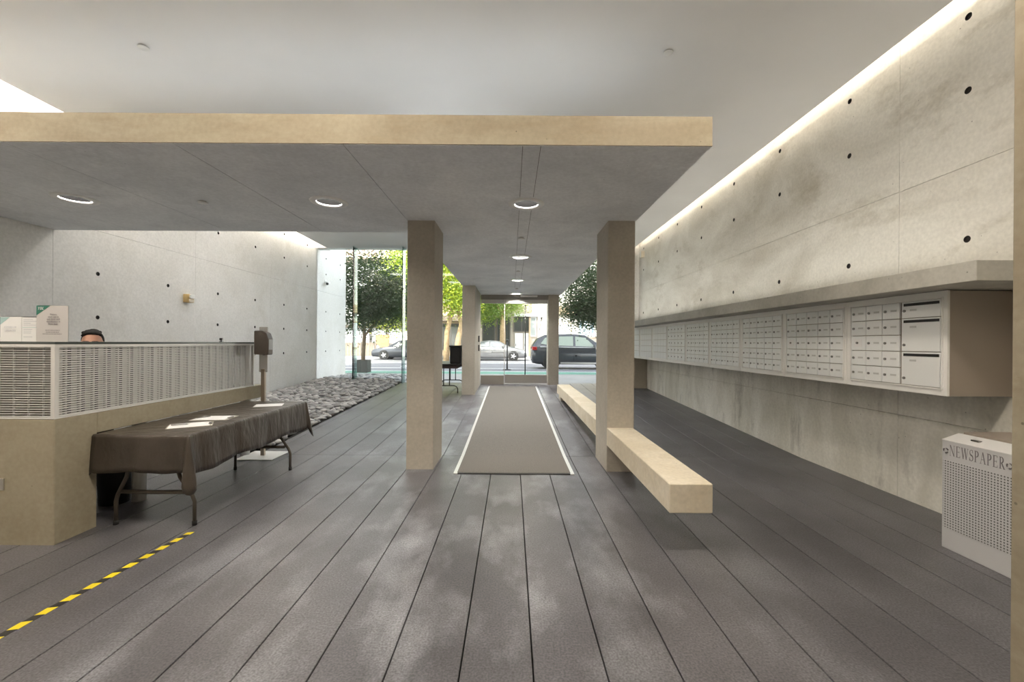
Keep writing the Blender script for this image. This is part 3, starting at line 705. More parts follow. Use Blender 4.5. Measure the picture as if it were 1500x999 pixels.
for sx in (-1, 1):
    MB().sphere(HC + HM @ Vector((sx*0.032,-0.103,0.030)), (0.024,0.006,0.0055), 10, 6, HM).build('eyebrow', M['hair'], pr)
    e_ = MB().sphere(HC + HM @ Vector((sx*0.031,-0.084,-0.002)), 0.0145, 12, 8).build('eye', plain('eye_white', (0.8,0.78,0.75), 0.2), pr)
    MB().sphere(HC + HM @ Vector((sx*0.031,-0.0965,-0.004)), (0.006,0.003,0.006), 8, 6).build('iris', M['hair'], e_)
st = thing('desk_stool', 'black swivel stool with a star base behind the desk', 'stool', (-4.07, 4.12, 0), R(20))
MB().lathe((0,0,0), [(0.0005,SZ-0.01),(0.20,SZ-0.012),(0.215,SZ-0.035),(0.20,SZ-0.065),(0.0005,SZ-0.07)], 28).build('seat', M['black'], st)
MB().cyl((0,0,0.10),(0,0,SZ-0.06),0.025,n=14).build('column', M['blackm'], st)
for i in range(5):
    a = 2*math.pi*i/5 + 0.3; c, s_ = math.cos(a), math.sin(a)
    lg = MB().tube([(0.02*c,0.02*s_,0.11),(0.16*c,0.16*s_,0.09),(0.30*c,0.30*s_,0.065)], [0.022,0.018,0.014], 8).build('base_arm', M['blackm'], st)
    MB().cyl((0.30*c-0.015*s_,0.30*s_+0.015*c,0.028),(0.30*c+0.015*s_,0.30*s_-0.015*c,0.028),0.028,n=12).cyl((0.30*c,0.30*s_,0.05),(0.30*c,0.30*s_,0.07),0.008,n=6).build('caster', M['rubber'], lg)

# ------------------------------------------------------------------ mailboxes, ledge, newspaper bin
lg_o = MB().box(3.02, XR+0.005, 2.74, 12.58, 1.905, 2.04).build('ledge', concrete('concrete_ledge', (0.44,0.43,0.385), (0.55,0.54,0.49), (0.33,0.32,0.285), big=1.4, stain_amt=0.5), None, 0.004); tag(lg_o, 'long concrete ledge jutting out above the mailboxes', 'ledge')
XM, MZ0, MZ1, MY0, MW = 3.30, 1.095, 1.900, 3.19, 0.956
pier = MB().box(3.32, XR+0.005, 11.80, 12.2, 0.1, 1.9).build('pier', M['column'], None, 0.004); tag(pier, 'low grey concrete pier closing the far end under the mailboxes', 'pier')
def mmesh(mb, name, bevel=0): return mb.mesh(name, bevel)
door_me = {}
def door(w, h):
    k_ = (round(w,4), round(h,4))
    if k_ not in door_me:
        me = MB().box(-0.009, 0.008, 0.0032, w-0.0032, 0.0028, h-0.0028).mesh('door', 0.0025); me.materials.append(M['mail2']); door_me[k_] = me
    return door_me[k_]
lock_me = MB().cyl((-0.009,0,0),(-0.017,0,0),0.011,n=12).mesh('lock'); lock_me.materials.append(M['lock'])
tag_me = MB().box(-0.0105,-0.008,-0.028,0.028,-0.008,0.008).mesh('name_plate'); tag_me.materials.append(M['plate'])
slot_me = MB().box(-0.0115,-0.006,0.006,0.300,-0.011,0.011).mesh('mail_slot'); slot_me.materials.append(M['black'])
stk_me = MB().box(-0.0105,-0.008,-0.05,0.035,-0.03,0.045).mesh('sticker'); stk_me.materials.append(M['paper'])
frame_me = {}
ordn = ['', 'second', 'third', 'fourth', 'fifth', 'sixth', 'seventh', 'eighth', 'ninth']
for u in range(9):
    lab = 'white mailbox cabinet with three wide slotted parcel doors' if u == 0 else '%s white mailbox cabinet counting from the newspaper bin end' % ordn[u]
    y0 = MY0 + MW*u
    t = thing('mailbox_cabinet', lab, 'mailbox', (XM, y0, MZ0), group='mailbox cabinets on the wall')
    hgt = MZ1-MZ0; a0, a1 = 0.042, MW-0.060; b0, b1 = 0.058, hgt-0.058
    if 'c' not in frame_me:
        f = MB()
        f.box(0,0.02,0,a0,0,hgt).box(0,0.02,a1,MW-0.0015,0,hgt).box(0,0.02,a0,a1,0,b0).box(0,0.02,a0,a1,b1,hgt)
        me = f.mesh('face_frame', 0.002); me.materials.append(M['mail']); frame_me['c'] = me
        f = MB().box(-0.010,0.0,a0-0.012,a0-0.004,b0-0.012,b1+0.012).box(-0.010,0,a1+0.004,a1+0.012,b0-0.012,b1+0.012).box(-0.010,0,a0-0.004,a1+0.004,b0-0.012,b0-0.004).box(-0.010,0,a0-0.004,a1+0.004,b1+0.004,b1+0.012)
        me = f.mesh('trim_frame'); me.materials.append(M['mail']); frame_me['t'] = me
        me = MB().box(0.012,XR-XM+0.002,0.001,MW-0.001,0.002,hgt-0.002).mesh('box_body'); me.materials.append(M['mailend']); frame_me['b'] = me
    obj('box_body', frame_me['b'], None, t); obj('face_frame', frame_me['c'], None, t); obj('trim_frame', frame_me['t'], None, t)
    rh = (b1-b0)/5; cw = (a1-a0)/5
    for c in range(5):
        # columns count from the newspaper bin end (y small = nearer)
        if u == 0 and c < 2: continue
        for r_ in range(5):
            d = obj('door', door(cw, rh), None, t); d.location = (0, a0+cw*c, b0+rh*r_)
            if u < 6:
                lk = obj('lock', lock_me, None, d)
                lk.location = (0, cw*0.80, rh*0.50)
                if c == 4 and r_ == 2:
                    s_ = obj('sticker', stk_me, None, d); s_.location = (0, cw*0.55, rh*0.45)
                    lk.location = (-0.001, cw*0.55, rh*0.52)
                elif u < 5:
                    pl = obj('name_plate', tag_me, None, d); pl.location = (0, cw*0.34, rh*0.52)
    if u == 0:
        w2 = 2*cw - 0.014
        for (r0, r1) in ((0,2),(2,4),(4,5)):
            d = obj('parcel_door', door(w2, rh*(r1-r0)), None, t); d.location = (0, a0, b0+rh*r0)
            hh_ = rh*(r1-r0)
            sl = obj('mail_slot', slot_me, None, d); sl.location = (0, 0.004, hh_-0.026)
            lk = obj('lock', lock_me, None, d); lk.location = (0, w2-0.03, hh_-0.075 if r0 == 4 else 0.055)
            pl = obj('name_plate', tag_me, None, d); pl.location = (0, w2-0.105, hh_-0.072)

# newspaper bin
def bin_mat():
    m, nt, b = newmat('perforated_steel'); N = nt.nodes; L = nt.links
    tc = N.new('ShaderNodeTexCoord'); sp = N.new('ShaderNodeSeparateXYZ'); L.new(tc.outputs['Object'], sp.inputs[0])
    def grid(sock, off):
        a = N.new('ShaderNodeMath'); a.operation = 'MULTIPLY'; a.inputs[1].default_value = 1/0.0185; L.new(sock, a.inputs[0])
        b2 = N.new('ShaderNodeMath'); b2.operation = 'FRACT'; L.new(a.outputs[0], b2.inputs[0])
        c = N.new('ShaderNodeMath'); c.operation = 'SUBTRACT'; c.inputs[1].default_value = 0.5; L.new(b2.outputs[0], c.inputs[0])
        d = N.new('ShaderNodeMath'); d.operation = 'POWER'; d.inputs[1].default_value = 2; L.new(c.outputs[0], d.inputs[0]); return d.outputs[0]
    ad = N.new('ShaderNodeMath'); ad.operation = 'ADD'; L.new(grid(sp.outputs[1], 0), ad.inputs[0]); L.new(grid(sp.outputs[2], 0), ad.inputs[1])
    lt = N.new('ShaderNodeMath'); lt.operation = 'LESS_THAN'; lt.inputs[1].default_value = 0.075; L.new(ad.outputs[0], lt.inputs[0])
    mx = N.new('ShaderNodeMix'); mx.data_type = 'RGBA'; L.new(lt.outputs[0], mx.inputs['Factor']); mx.inputs['A'].default_value = (0.62,0.62,0.63,1); mx.inputs['B'].default_value = (0.12,0.12,0.12,1)
    L.new(mx.outputs['Result'], b.inputs['Base Color']); b.inputs['Roughness'].default_value = 0.45; b.inputs['Metallic'].default_value = 0.1
    return m
nb = thing('newspaper_bin', 'grey perforated steel newspaper recycling bin below the mailboxes', 'bin', (3.18, 3.11, 0))
NW = 0.64
MB().box(0.003, 0.50, -NW, 0.0, 0.0, 0.79).build('body', M['bin'], nb, bevel=0.003)
MB().box(0.0, 0.004, -NW+0.012, -0.012, 0.155, 0.645).build('perforated_panel', bin_mat(), nb)
MB().add([(0,0,0.79),(0.125,0,0.835),(0.125,-NW,0.835),(0,-NW,0.79),(0,0,0.785),(0.125,0,0.785),(0.125,-NW,0.785),(0,-NW,0.785)], [(0,1,2,3),(0,3,7,4),(0,4,5,1),(1,5,6,2),(2,6,7,3),(4,7,6,5)]).build('sloped_lid', plain('lid_pale', (0.74,0.74,0.74), 0.4), nb)
MB().box(0.16, 0.50, -NW, -0.0, 0.80, 0.845).build('rear_lid', M['mailend'], nb, bevel=0.003)
MB().box(0.127, 0.158, -NW, 0.0, 0.788, 0.800).build('slot', M['black'], nb)
MB().box(0.05, 0.075, -0.20, -0.15, 0.812, 0.822).build('latch', M['lock'], nb)
# serif capitals drawn from strokes: unit height 1
def serif(ch):
    st, th, se = 0.13, 0.045, 0.05
    def rect(x0,x1,y0,y1): return [(x0,y0),(x1,y0),(x1,y1),(x0,y1)]
    def stem(x, w, y0=0, y1=1, bot=True, top=True):
        r = [rect(x-w/2, x+w/2, y0, y1)]
        if bot: r.append(rect(x-w/2-0.075, x+w/2+0.075, y0, y0+0.035))
        if top: r.append(rect(x-w/2-0.075, x+w/2+0.075, y1-0.035, y1))
        return r
    def slant(x0, y0, x1, y1, w): return [[(x0-w/2,y0),(x0+w/2,y0),(x1+w/2,y1),(x1-w/2,y1)]]
    def arc(pts, ws):
        out = []; n = len(pts); off = []
        for i in range(n):
            a = Vector(pts[max(i-1,0)]); c = Vector(pts[min(i+1,n-1)]); d = (c-a).normalized(); nn = Vector((-d.y, d.x))
            p = Vector(pts[i]); off.append((p+nn*ws[i]/2, p-nn*ws[i]/2))
        for i in range(n-1): out.append([tuple(off[i][1]), tuple(off[i+1][1]), tuple(off[i+1][0]), tuple(off[i][0])])
        return out
    def bowl(x, y0, y1, rx):
        pts, ws = [], []
        for i in range(13):
            a = math.pi/2 - math.pi*i/12; pts.append((x+rx*math.cos(a), (y0+y1)/2+(y1-y0)/2*math.sin(a))); ws.append(th+(st-th)*max(0, math.cos(a)))
        return arc(pts, ws)
    if ch == 'N': return stem(0.14, th)+stem(0.70, th, bot=False)+slant(0.70, 0, 0.15, 1, st), 0.86
    if ch == 'E': return stem(0.17, st)+[rect(0.17,0.62,0,0.045), rect(0.17,0.60,0.955,1), rect(0.17,0.50,0.49,0.53), rect(0.58,0.62,0,0.20), rect(0.56,0.60,0.82,1), rect(0.48,0.51,0.42,0.60)], 0.70
    if ch == 'W': return slant(0.30,0,0.10,1,st)+slant(0.30,0,0.50,1,th)+slant(0.72,0,0.52,1,st)+slant(0.72,0,0.92,1,th)+[rect(0,0.24,0.965,1), rect(0.40,0.64,0.965,1), rect(0.82,1.02,0.965,1)], 1.04
    if ch == 'S':
        pts, ws = [], []
        for i in range(25):
            t = i/24
            if t < 0.5: a = R(30)+ (R(270)-R(30))*(t/0.5); pts.append((0.30+0.20*math.cos(a), 0.755+0.225*math.sin(a)))
            else: a = R(90) - (R(240))*((t-0.5)/0.5); pts.append((0.30+0.22*math.cos(a), 0.265+0.245*math.sin(a)))
            ws.append(th + (0.14-th)*math.exp(-((t-0.5)/0.17)**2))
        return arc(pts, ws)+[rect(0.455,0.485,0.72,0.99), rect(0.06,0.09,0.01,0.30)], 0.60
    if ch == 'P': return stem(0.17, st)+bowl(0.30, 0.48, 0.978, 0.24)+[rect(0.17,0.31,0.957,1), rect(0.17,0.31,0.46,0.50)], 0.66
    if ch == 'R': return stem(0.17, st)+bowl(0.30, 0.50, 0.978, 0.22)+[rect(0.17,0.31,0.957,1), rect(0.17,0.31,0.48,0.52)]+slant(0.66,0,0.34,0.50,st)+[rect(0.56,0.78,0,0.035)], 0.78
    if ch == 'A': return slant(0.11,0,0.40,1,th)+slant(0.68,0,0.39,1,st)+[rect(0.20,0.58,0.34,0.38), rect(0,0.24,0,0.035), rect(0.55,0.83,0,0.035)], 0.82
xx = 0.052; capH = 0.078; kx = 0.60
for ch in 'NEWSPAPER':
    polys, adv = serif(ch)
    mb = MB()
    for j, p in enumerate(polys):
        mb.prism([(a*capH*kx, b*capH) for a, b in p], frame((0.0028-0.00008*j, -xx, 0.683), (0,-1,0), (0,0,1)), -0.0045)
    mb.v = [(a, b, c) for a, b, c in mb.v]
    mb.build('letter', M['ink'], nb); xx += adv*capH*kx + 0.0035
for y_ in (-0.030, -xx-0.022):
    ic = MB()
    for i in range(3):
        a = R(90+120*i); pts = [(0.0, y_+0.016*math.cos(a+R(t)), 0.715+0.016*math.sin(a+R(t))) for t in (0, 30, 60, 85)]
        ic.tube(pts, [0.0035,0.0035,0.0055,0.001], 6)
    ic.build('recycling_mark', M['ink'], nb)

# ------------------------------------------------------------------ wall devices
sb = thing('alarm_strobe', 'tan alarm sounder with a white strobe on the pale concrete wall', 'alarm', (XL, 7.62, 2.24))
MB().box(0, 0.10, -0.07, 0.07, -0.075, 0.075).build('body', plain('tan_plastic', (0.52,0.38,0.17), 0.5), sb, bevel=0.008)
MB().box(0.10, 0.135, -0.055, 0.055, -0.005, 0.07).build('strobe_lens', M['white'], sb, bevel=0.01); MB().box(0.10, 0.112, -0.06, 0.06, -0.07, -0.015).build('sounder_grille', plain('cream_plastic', (0.7,0.62,0.5), 0.5), sb, bevel=0.004)
cm = thing('security_camera', 'small white security camera on the wall outside the glass front', 'camera', (XL, 13.3, 3.36))
MB().cyl((0,0,0),(0.02,0,0),0.07,n=20).build('mount', M['white'], cm); MB().cyl((0.02,0,0),(0.09,0,-0.03),0.02,n=10).build('arm', M['white'], cm)
MB().cyl((0.08,0.09,-0.03),(0.12,-0.13,-0.08),0.045,n=18).build('housing', M['white'], cm); MB().cyl((0.12,-0.13,-0.08),(0.1215,-0.138,-0.082),0.036,n=18).build('lens', M['black'], cm)
sp = thing('wall_speaker', 'small cream wall speaker high on the mailbox wall near the glass', 'speaker', (XR, 12.15, 4.05))
MB().box(-0.10, 0, -0.06, 0.06, -0.09, 0.09).build('body', plain('cream_case', (0.72,0.64,0.52), 0.5), sp, bevel=0.008); MB().box(-0.104,-0.10,-0.05,0.05,-0.08,0.08).build('speaker_grille', M['plate'], sp)
for z_, lab in ((1.58, 'upper black card reader on the column beside the door'), (1.33, 'lower black card reader on the column beside the door')):
    cr_ = thing('card_reader', lab, 'card reader', (-0.915, 11.55, z_))
    MB().box(0, 0.035, -0.045, 0.045, -0.085, 0.085).build('body', M['black'], cr_, bevel=0.006); MB().box(0.035, 0.038, -0.03, 0.03, 0.02, 0.06).build('key_pad', M['lock'], cr_)

# ------------------------------------------------------------------ glass front, door
def pane(name, x0, x1, z0, z1, y=YG): return MB().box(x0, x1, y, y+0.012, z0, z1).build(name, M['glass'], None, 0.001)
zt = ZC+0.02
wx = [(XL, -4.69), (-4.68, -3.235), (-3.225, -1.24), (1.40, 2.55), (2.56, XR)]
wlab = ['clear glass pane against the pale concrete wall', 'clear glass pane between the two glass fins', 'clear glass pane between the fin and the entrance', 'clear glass pane right of the entrance with point fixings', 'clear glass pane at the mailbox wall']
for i, (a, b) in enumerate(wx):
    o = pane('window_%d' % (i+1), a, b, ZS-0.03, zt); tag(o, wlab[i], kind='structure')
    if i == 3:
        for z_ in (2.34, 1.10): MB().cyl((1.95, YG-0.012, z_), (1.95, YG+0.024, z_), 0.028, n=16).build('point_fixing', M['black'], o)
for i, x in enumerate((-4.685, -3.23)):
    o = thing('glass_fin', 'greenish glass stiffening fin nearer the pale wall' if i == 0 else 'greenish glass stiffening fin nearer the entrance', 'glass fin', (x, YG, 0))
    for a, b in ((ZS-0.03, 1.62), (1.63, 3.05), (3.06, zt)): MB().box(-0.010, 0.010, -0.34, -0.001, a, b).build('fin_pane', M['glassedge'], o)
    for z_ in (1.625, 3.055): MB().box(-0.018, 0.018, -0.30, -0.02, z_-0.03, z_+0.03).build('splice_plate', M['glass'], o)
# upper glass above the canopy end
o = pane('window_6', -1.235, 1.395, ZK+0.23, zt); tag(o, 'clear glass pane above the canopy end', kind='structure')
d1 = MB().box(-0.915, 1.07, 12.44, 12.54, ZK-0.145, ZK-0.008).build('door_1', plain('header_metal', (0.30,0.285,0.26), 0.45, metal=0.6), None, 0.003); tag(d1, 'glass entrance door with steel header and bottom rails', kind='structure')
MB().box(-0.912, -0.225, 12.48, 12.492, ZS+0.25, ZK-0.145).build('fixed_pane', M['glass'], d1)
MB().box(-0.912, -0.225, 12.455, 12.515, ZS-0.02, ZS+0.25).build('bottom_rail', M['steel'], d1)
MB().box(-0.222, -0.205, 12.46, 12.51, ZS, ZK-0.145).build('frame_post', M['alu'], d1)
lf = MB().box(-0.20, 1.055, 12.48, 12.492, ZS+0.27, ZK-0.26).build('door_pane', M['glass'], d1)
MB().box(-0.20, 1.055, 12.455, 12.515, ZS+0.02, ZS+0.27).build('bottom_rail', plain('rail_metal', (0.55,0.53,0.51), 0.4, metal=0.8), d1)
MB().box(-0.912, 1.055, 12.46, 12.51, ZK-0.26, ZK-0.146).build('top_rail', plain('transom_pale', (0.62,0.61,0.58), 0.5, metal=0.3), d1)
MB().box(-0.20, 1.055, 12.46, 12.51, ZS-0.015, ZS+0.006).build('threshold', M['alu'], d1)
MB().tube([(0.40, 12.40, ZS+0.28), (0.40, 12.40, ZK-0.30)], 0.016, 10).build('pull_bar', M['blackm'], d1)
for z_ in (ZS+0.45, ZK-0.5): MB().cyl((0.40,12.40,z_),(0.40,12.485,z_),0.010,n=8).build('pull_bracket', M['blackm'], d1)
MB().box(0.25, 0.75, 12.37, 12.44, ZK-0.07, ZK-0.02).build('door_closer', M['alu'], d1, bevel=0.004)

# ------------------------------------------------------------------ small black folding table with a crate, in the passage
ft = thing('folding_table', 'black folding table with tube legs behind the near column', 'table', (-1.68, 11.3, fz(11.3)-0.005))
MB().box(-0.34, 0.33, -0.80, 0.80, 0.695, 0.735).build('tabletop', M['black'], ft, bevel=0.005)
MB().box(-0.33, 0.32, -0.78, 0.78, 0.62, 0.695).build('apron', plain('dark_apron', (0.05,0.03,0.028), 0.6), ft)
for yy in (-0.55, 0.60):
    zo = SLOPE*yy
    lgx = MB().tube([(-0.05, yy, 0.65), (-0.05, yy, 0.19+zo)], 0.013, 8).build('leg_post', M['blackm'], ft)
    MB().tube([(0.10, yy, 0.65), (0.10, yy, 0.19+zo)], 0.013, 8).build('leg_post', M['blackm'], ft)
    MB().tube([(-0.29, yy, 0.004+zo),(-0.29, yy, 0.11+zo),(-0.26, yy, 0.165+zo),(-0.20, yy, 0.19+zo),(0.22, yy, 0.19+zo),(0.28, yy, 0.165+zo),(0.31, yy, 0.11+zo),(0.31, yy, 0.004+zo)], 0.014, 8).build('foot_bar', M['blackm'], ft)
bx_ = thing('storage_crate', 'black lidded crate standing on the black folding table', 'crate', (-1.45, 10.98, fz(11.3)+0.73))
MB().box(-0.13, 0.14, -0.20, 0.20, 0, 0.42).build('body', M['black'], bx_, bevel=0.012); MB().box(-0.155, 0.15, -0.215, 0.215, 0.42, 0.46).build('lid', M['black'], bx_, bevel=0.01)
MB().box(-0.05, 0.05, -0.225, -0.20, 0.33, 0.36).build('handle', M['blackm'], bx_, bevel=0.004)

# ------------------------------------------------------------------ river stones
stone_m = []
for i, c in enumerate(((0.44,0.435,0.43), (0.33,0.327,0.325), (0.53,0.52,0.51))): stone_m.append(plain('river_stone_%d' % i, c, 0.75, noise=0.2, scale=9))
def stone_mesh(seed):
    r_ = random.Random(seed); mb = MB(); a, b, c = r_.uniform(0.068,0.092), r_.uniform(0.045,0.062), r_.uniform(0.028,0.040)
    mb.sphere((0,0,0), (a,b,c), 9, 6)
    ph = [r_.uniform(0,6.3) for _ in range(4)]
    out = []
    for x, y_, z_ in mb.v:
        t = math.atan2(y_, x); k_ = 1 + 0.10*math.sin(2*t+ph[0]) + 0.07*math.sin(3*t+ph[1])
        out.append((x*k_, y_*k_, z_*(1+0.1*math.sin(t+ph[2]))))
    mb.v = out
    me = mb.mesh('river_stone'); me.materials.append(stone_m[seed % 3]); return me
smesh = [stone_mesh(i) for i in range(9)]
spots = []
y = 5.62; j = 0
while y < 14.5:
    x = XL + 0.13 + (0.08 if j % 2 else 0)
    while x < -3.36:
        sx, sy = x+rnd.uniform(-.03,.03), y+rnd.uniform(-.025,.025)
        zb = fz(sy) + 0.012 + 0.05*min(1, max(0, (-3.35-sx)/0.7))
        if not (-3.5 < sx and sy < 5.75):
            spots.append((sx, sy, zb + rnd.uniform(-.008,.016)))
            if sx < -3.6 and rnd.random() < 0.45: spots.append((sx+rnd.uniform(.05,.1), sy+0.05, zb+0.045))
        x += 0.135
    y += 0.094; j += 1
def visible(p):   # not hidden behind the desk
    return p[0]/p[1] > -0.62 and p[1] < YG-0.1
vis = sorted([p for p in spots if visible(p)], key=lambda p: p[1])
near = vis[:300]; nset = set(near)
for i, p in enumerate(near):
    o = obj('river_stone', smesh[i*7 % 9], None)
    o.location = p; o.rotation_euler = (rnd.uniform(-.25,.25), rnd.uniform(-.25,.25), rnd.uniform(-0.7,0.7)); s_ = rnd.uniform(0.82,1.15); o.scale = (s_,s_,s_)
    tag(o, 'smooth grey river stone in the bed along the pale wall', 'stone', 'river stones beside the floor')
for mi in range(3):
    mb = MB()
    for i, p in enumerate([p for p in spots if p not in nset]):
        if i % 3 != mi: continue
        me = smesh[(i*7 % 3)*3 + mi] if False else smesh[mi + 3*(i % 3)]
        T = Matrix.Translation(p) @ Matrix.Rotation(rnd.uniform(-.7,.7), 4, 'Z') @ Matrix.Rotation(rnd.uniform(-.25,.25), 4, 'X') @ Matrix.Scale(rnd.uniform(.82,1.15), 4)
        mb.add([T @ v.co for v in me.vertices], [tuple(q.vertices) for q in me.polygons], True)
    if mi == 0: so = mb.build('river_stones_rest', stone_m[0], None, merge=False); tag(so, 'farther grey river stones filling the bed towards the glass', 'stones', kind='stuff')
    else: tag(mb.build('stone_layer', stone_m[mi], so, merge=False), kind='stuff')

# ------------------------------------------------------------------ street
M['side'] = plain('sidewalk', (0.34,0.335,0.33), 0.85, noise=0.08, scale=1.5)
M['road'] = plain('asphalt', (0.16,0.16,0.175), 0.85, noise=0.08, scale=2.0)
M['lane'] = plain('green_lane', (0.11,0.27,0.20), 0.8, noise=0.1, scale=3)
M['line'] = plain('road_paint', (0.72,0.72,0.72), 0.7)
struct('floor_sidewalk', MB().box(-40, 40, YG+0.01, 16.3, ZS-0.25, ZS-0.012), M['side'], 'pale concrete sidewalk outside the glass front')
struct('floor_curb', MB().box(-40, 40, 16.3, 16.45, ZS-0.3, ZS-0.005), M['side'], 'concrete curb', bevel=0.01)
struct('floor_road', MB().box(-40, 40, 16.45, 33.2, -0.1, ZROAD), M['road'], 'grey asphalt street')
lane = struct('floor_bike_lane', MB().box(-40, 40, 16.5, 18.9, ZROAD, ZROAD+0.006), M['lane'], 'green painted bike lane')
for i, (a, b) in enumerate(((18.95, 19.1), (21.2, 21.35), (26.5, 26.65))):
    struct('floor_lane_line', MB().box(-40, 40, a, b, ZROAD, ZROAD+0.006), M['line'], 'white painted lane line')
struct('floor_far_sidewalk', MB().box(-40, 40, 33.2, 36.0, -0.1, ZROAD+0.15), M['side'], 'sidewalk across the street')

def bark_tree(name, lab, base, trunk_pts, rads, branches, crown, n_leaf, leaf, mats, seed, zmin=None, bark=None):
    r_ = random.Random(seed)
    t = thing(name, lab, 'tree', base)
    MB().tube(trunk_pts, rads, 9).build('trunk', bark or M['bark'], t)
    for br in branches: MB().tube(br[0], br[1], 7).build('branch', bark or M['bark'], t)
    clumps = []
    for (c, rad, w) in crown:
        for k in range(int(w)):
            while True:
                p = Vector((r_.uniform(-1,1), r_.uniform(-1,1), r_.uniform(-1,1)))
                if 0.35 < p.length < 1: break
            clumps.append(Vector(c) + Vector((p.x*rad[0], p.y*rad[1], p.z*rad[2])))
    for mi, mt_ in enumerate(mats):
        mb = MB(); cs = clumps[mi::len(mats)]
        for k in range(n_leaf // len(mats)):
            c = r_.choice(cs); p = c + Vector((r_.gauss(0,1), r_.gauss(0,1), r_.gauss(0,0.8)))*leaf*2.6
            if zmin and p.z < zmin: continue
            q = Matrix.Rotation(r_.uniform(0,6.28), 3, 'Z') @ Matrix.Rotation(r_.uniform(-1.1,1.1), 3, 'X') @ Matrix.Rotation(r_.uniform(-1,1), 3, 'Y')
            l, w = leaf*r_.uniform(0.7,1.2), leaf*r_.uniform(0.35,0.5)
            mb.add([p + q @ Vector(v) for v in ((-l/2,0,0),(0,-w/2,0.02*leaf),(l/2,0,0),(0,w/2,0.02*leaf))], [(0,1,2,3)])
        o = mb.build('foliage', mt_, t, merge=False)
    return t
def leaf_mat(name, col, tr):
    m, nt, b = newmat(name); N = nt.nodes; L = nt.links
    b.inputs['Base Color'].default_value = (*col, 1); b.inputs['Roughness'].default_value = 0.6
    tl = N.new('ShaderNodeBsdfTranslucent'); tl.inputs[0].default_value = (*tr, 1)
    mx = N.new('ShaderNodeMixShader'); mx.inputs[0].default_value = 0.4
    L.new(b.outputs[0], mx.inputs[1]); L.new(tl.outputs[0], mx.inputs[2]); L.new(mx.outputs[0], N['Material Output'].inputs[0]); return m
M['bark'] = plain('bark', (0.20,0.15,0.10), 0.9, noise=0.25, scale=12)
M['barkt'] = plain('bark_tan', (0.42,0.30,0.17), 0.9, noise=0.2, scale=8)
ld = [leaf_mat('leaf_dark', (0.055,0.085,0.045), (0.06,0.10,0.03)), leaf_mat('leaf_dark2', (0.085,0.115,0.07), (0.08,0.12,0.04))]
ly = [leaf_mat('leaf_lime', (0.42,0.48,0.05), (0.50,0.55,0.05)), leaf_mat('leaf_green', (0.22,0.33,0.05), (0.28,0.40,0.04))]
lgm = [leaf_mat('leaf_mid', (0.16,0.27,0.05), (0.20,0.32,0.04)), leaf_mat('leaf_mid2', (0.24,0.33,0.07), (0.28,0.38,0.05))]
bark_tree('street_tree', 'dark leaved street tree in a planter outside the left glass', (-6.0, 17.0, ZS-0.02),
   [(0,0,0.2),(0.02,0,0.9),(0.06,0,1.5),(0.0,0,2.0)], [0.09,0.08,0.075,0.06],
   [([(0.06,0,1.45),(0.35,0,1.85),(0.75,0.1,2.3)], [0.05,0.045,0.03]), ([(0,0,2.0),(-0.3,0.1,2.6)], [0.05,0.03]), ([(0,0,2.0),(0.2,-0.1,3.0)], [0.05,0.03])],
   [((-0.1,0,3.3),(2.0,1.6,1.5),190), ((0.9,0,2.9),(1.1,1.0,0.9),70)], 26000, 0.125, ld, 3)
bark_tree('street_tree', 'dark leaved street tree outside the right glass beyond the parked cars', (3.75, 17.0, ZS-0.02),
   [(0,0,0),(0.02,0,1.2),(0.0,0,2.2)], [0.10,0.08,0.06], [([(0,0,2.1),(-0.5,0,2.9)], [0.05,0.03]), ([(0,0,2.1),(0.5,0,3.0)], [0.05,0.03])],
   [((0.0,0,3.25),(1.85,1.5,1.4),180), ((-0.6,0,2.55),(0.9,0.9,0.5),40)], 24000, 0.125, ld, 5)
bark_tree('street_tree', 'tall lime green tree across the street nearest the wooden fence', (-7.0, 29.2, ZROAD),
   [(0,0,0),(0.1,0,2.0),(0,0,4.0)], [0.2,0.17,0.12], [([(0,0,3.5),(-1.2,0,4.8)], [0.1,0.05]), ([(0,0,3.5),(1.0,0,5.0)], [0.1,0.05])],
   [((0.2,0,6.0),(2.5,2.0,2.6),150), ((-0.7,-0.4,3.3),(1.8,1.2,1.1),70)], 16000, 0.20, ly, 8, bark=M['bark'])
bark_tree('street_tree', 'lime green tree across the street with two leaning tan trunks', (-4.1, 29.6, ZROAD),
   [(-0.5,0,0),(-0.45,0,2.0),(0,0,4.2)], [0.22,0.18,0.12], [([(0.15,0,0),(0.35,0,1.5),(0.55,0,2.6),(0.1,0,4.5)], [0.22,0.2,0.16,0.10]), ([(0,0,3.8),(-1.0,0,5.2)], [0.1,0.05])],
   [((0.0,0,6.2),(2.0,1.8,2.4),150), ((0.2,-0.3,4.3),(1.6,1.2,0.8),50)], 14000, 0.20, ly, 11, bark=M['barkt'])
bark_tree('street_tree', 'green tree with a straight tan trunk across the street behind the silver car', (-0.75, 33.9, ZROAD+0.14),
   [(0,0,0),(0.02,0,2.0),(0,0,4.0)], [0.26,0.22,0.18], [([(0,0,3.5),(-0.9,0,4.6)], [0.1,0.05]), ([(0,0,3.5),(0.9,0,4.6)], [0.1,0.05])],
   [((-0.3,0,4.7),(2.2,1.4,1.6),160), ((-1.5,0,3.4),(0.6,0.6,0.6),20)], 12000, 0.18, lgm, 14, bark=M['barkt'])
pb = thing('planter_box', 'dark square planter box on the sidewalk under the street tree', 'planter', (-6.0, 17.0, ZS-0.014))
f = MB()
for (a, b, c, d) in ((-0.25,0.25,-0.25,-0.21),(-0.25,0.25,0.21,0.25),(-0.25,-0.21,-0.21,0.21),(0.21,0.25,-0.21,0.21)): f.box(a,b,c,d,0,0.50)
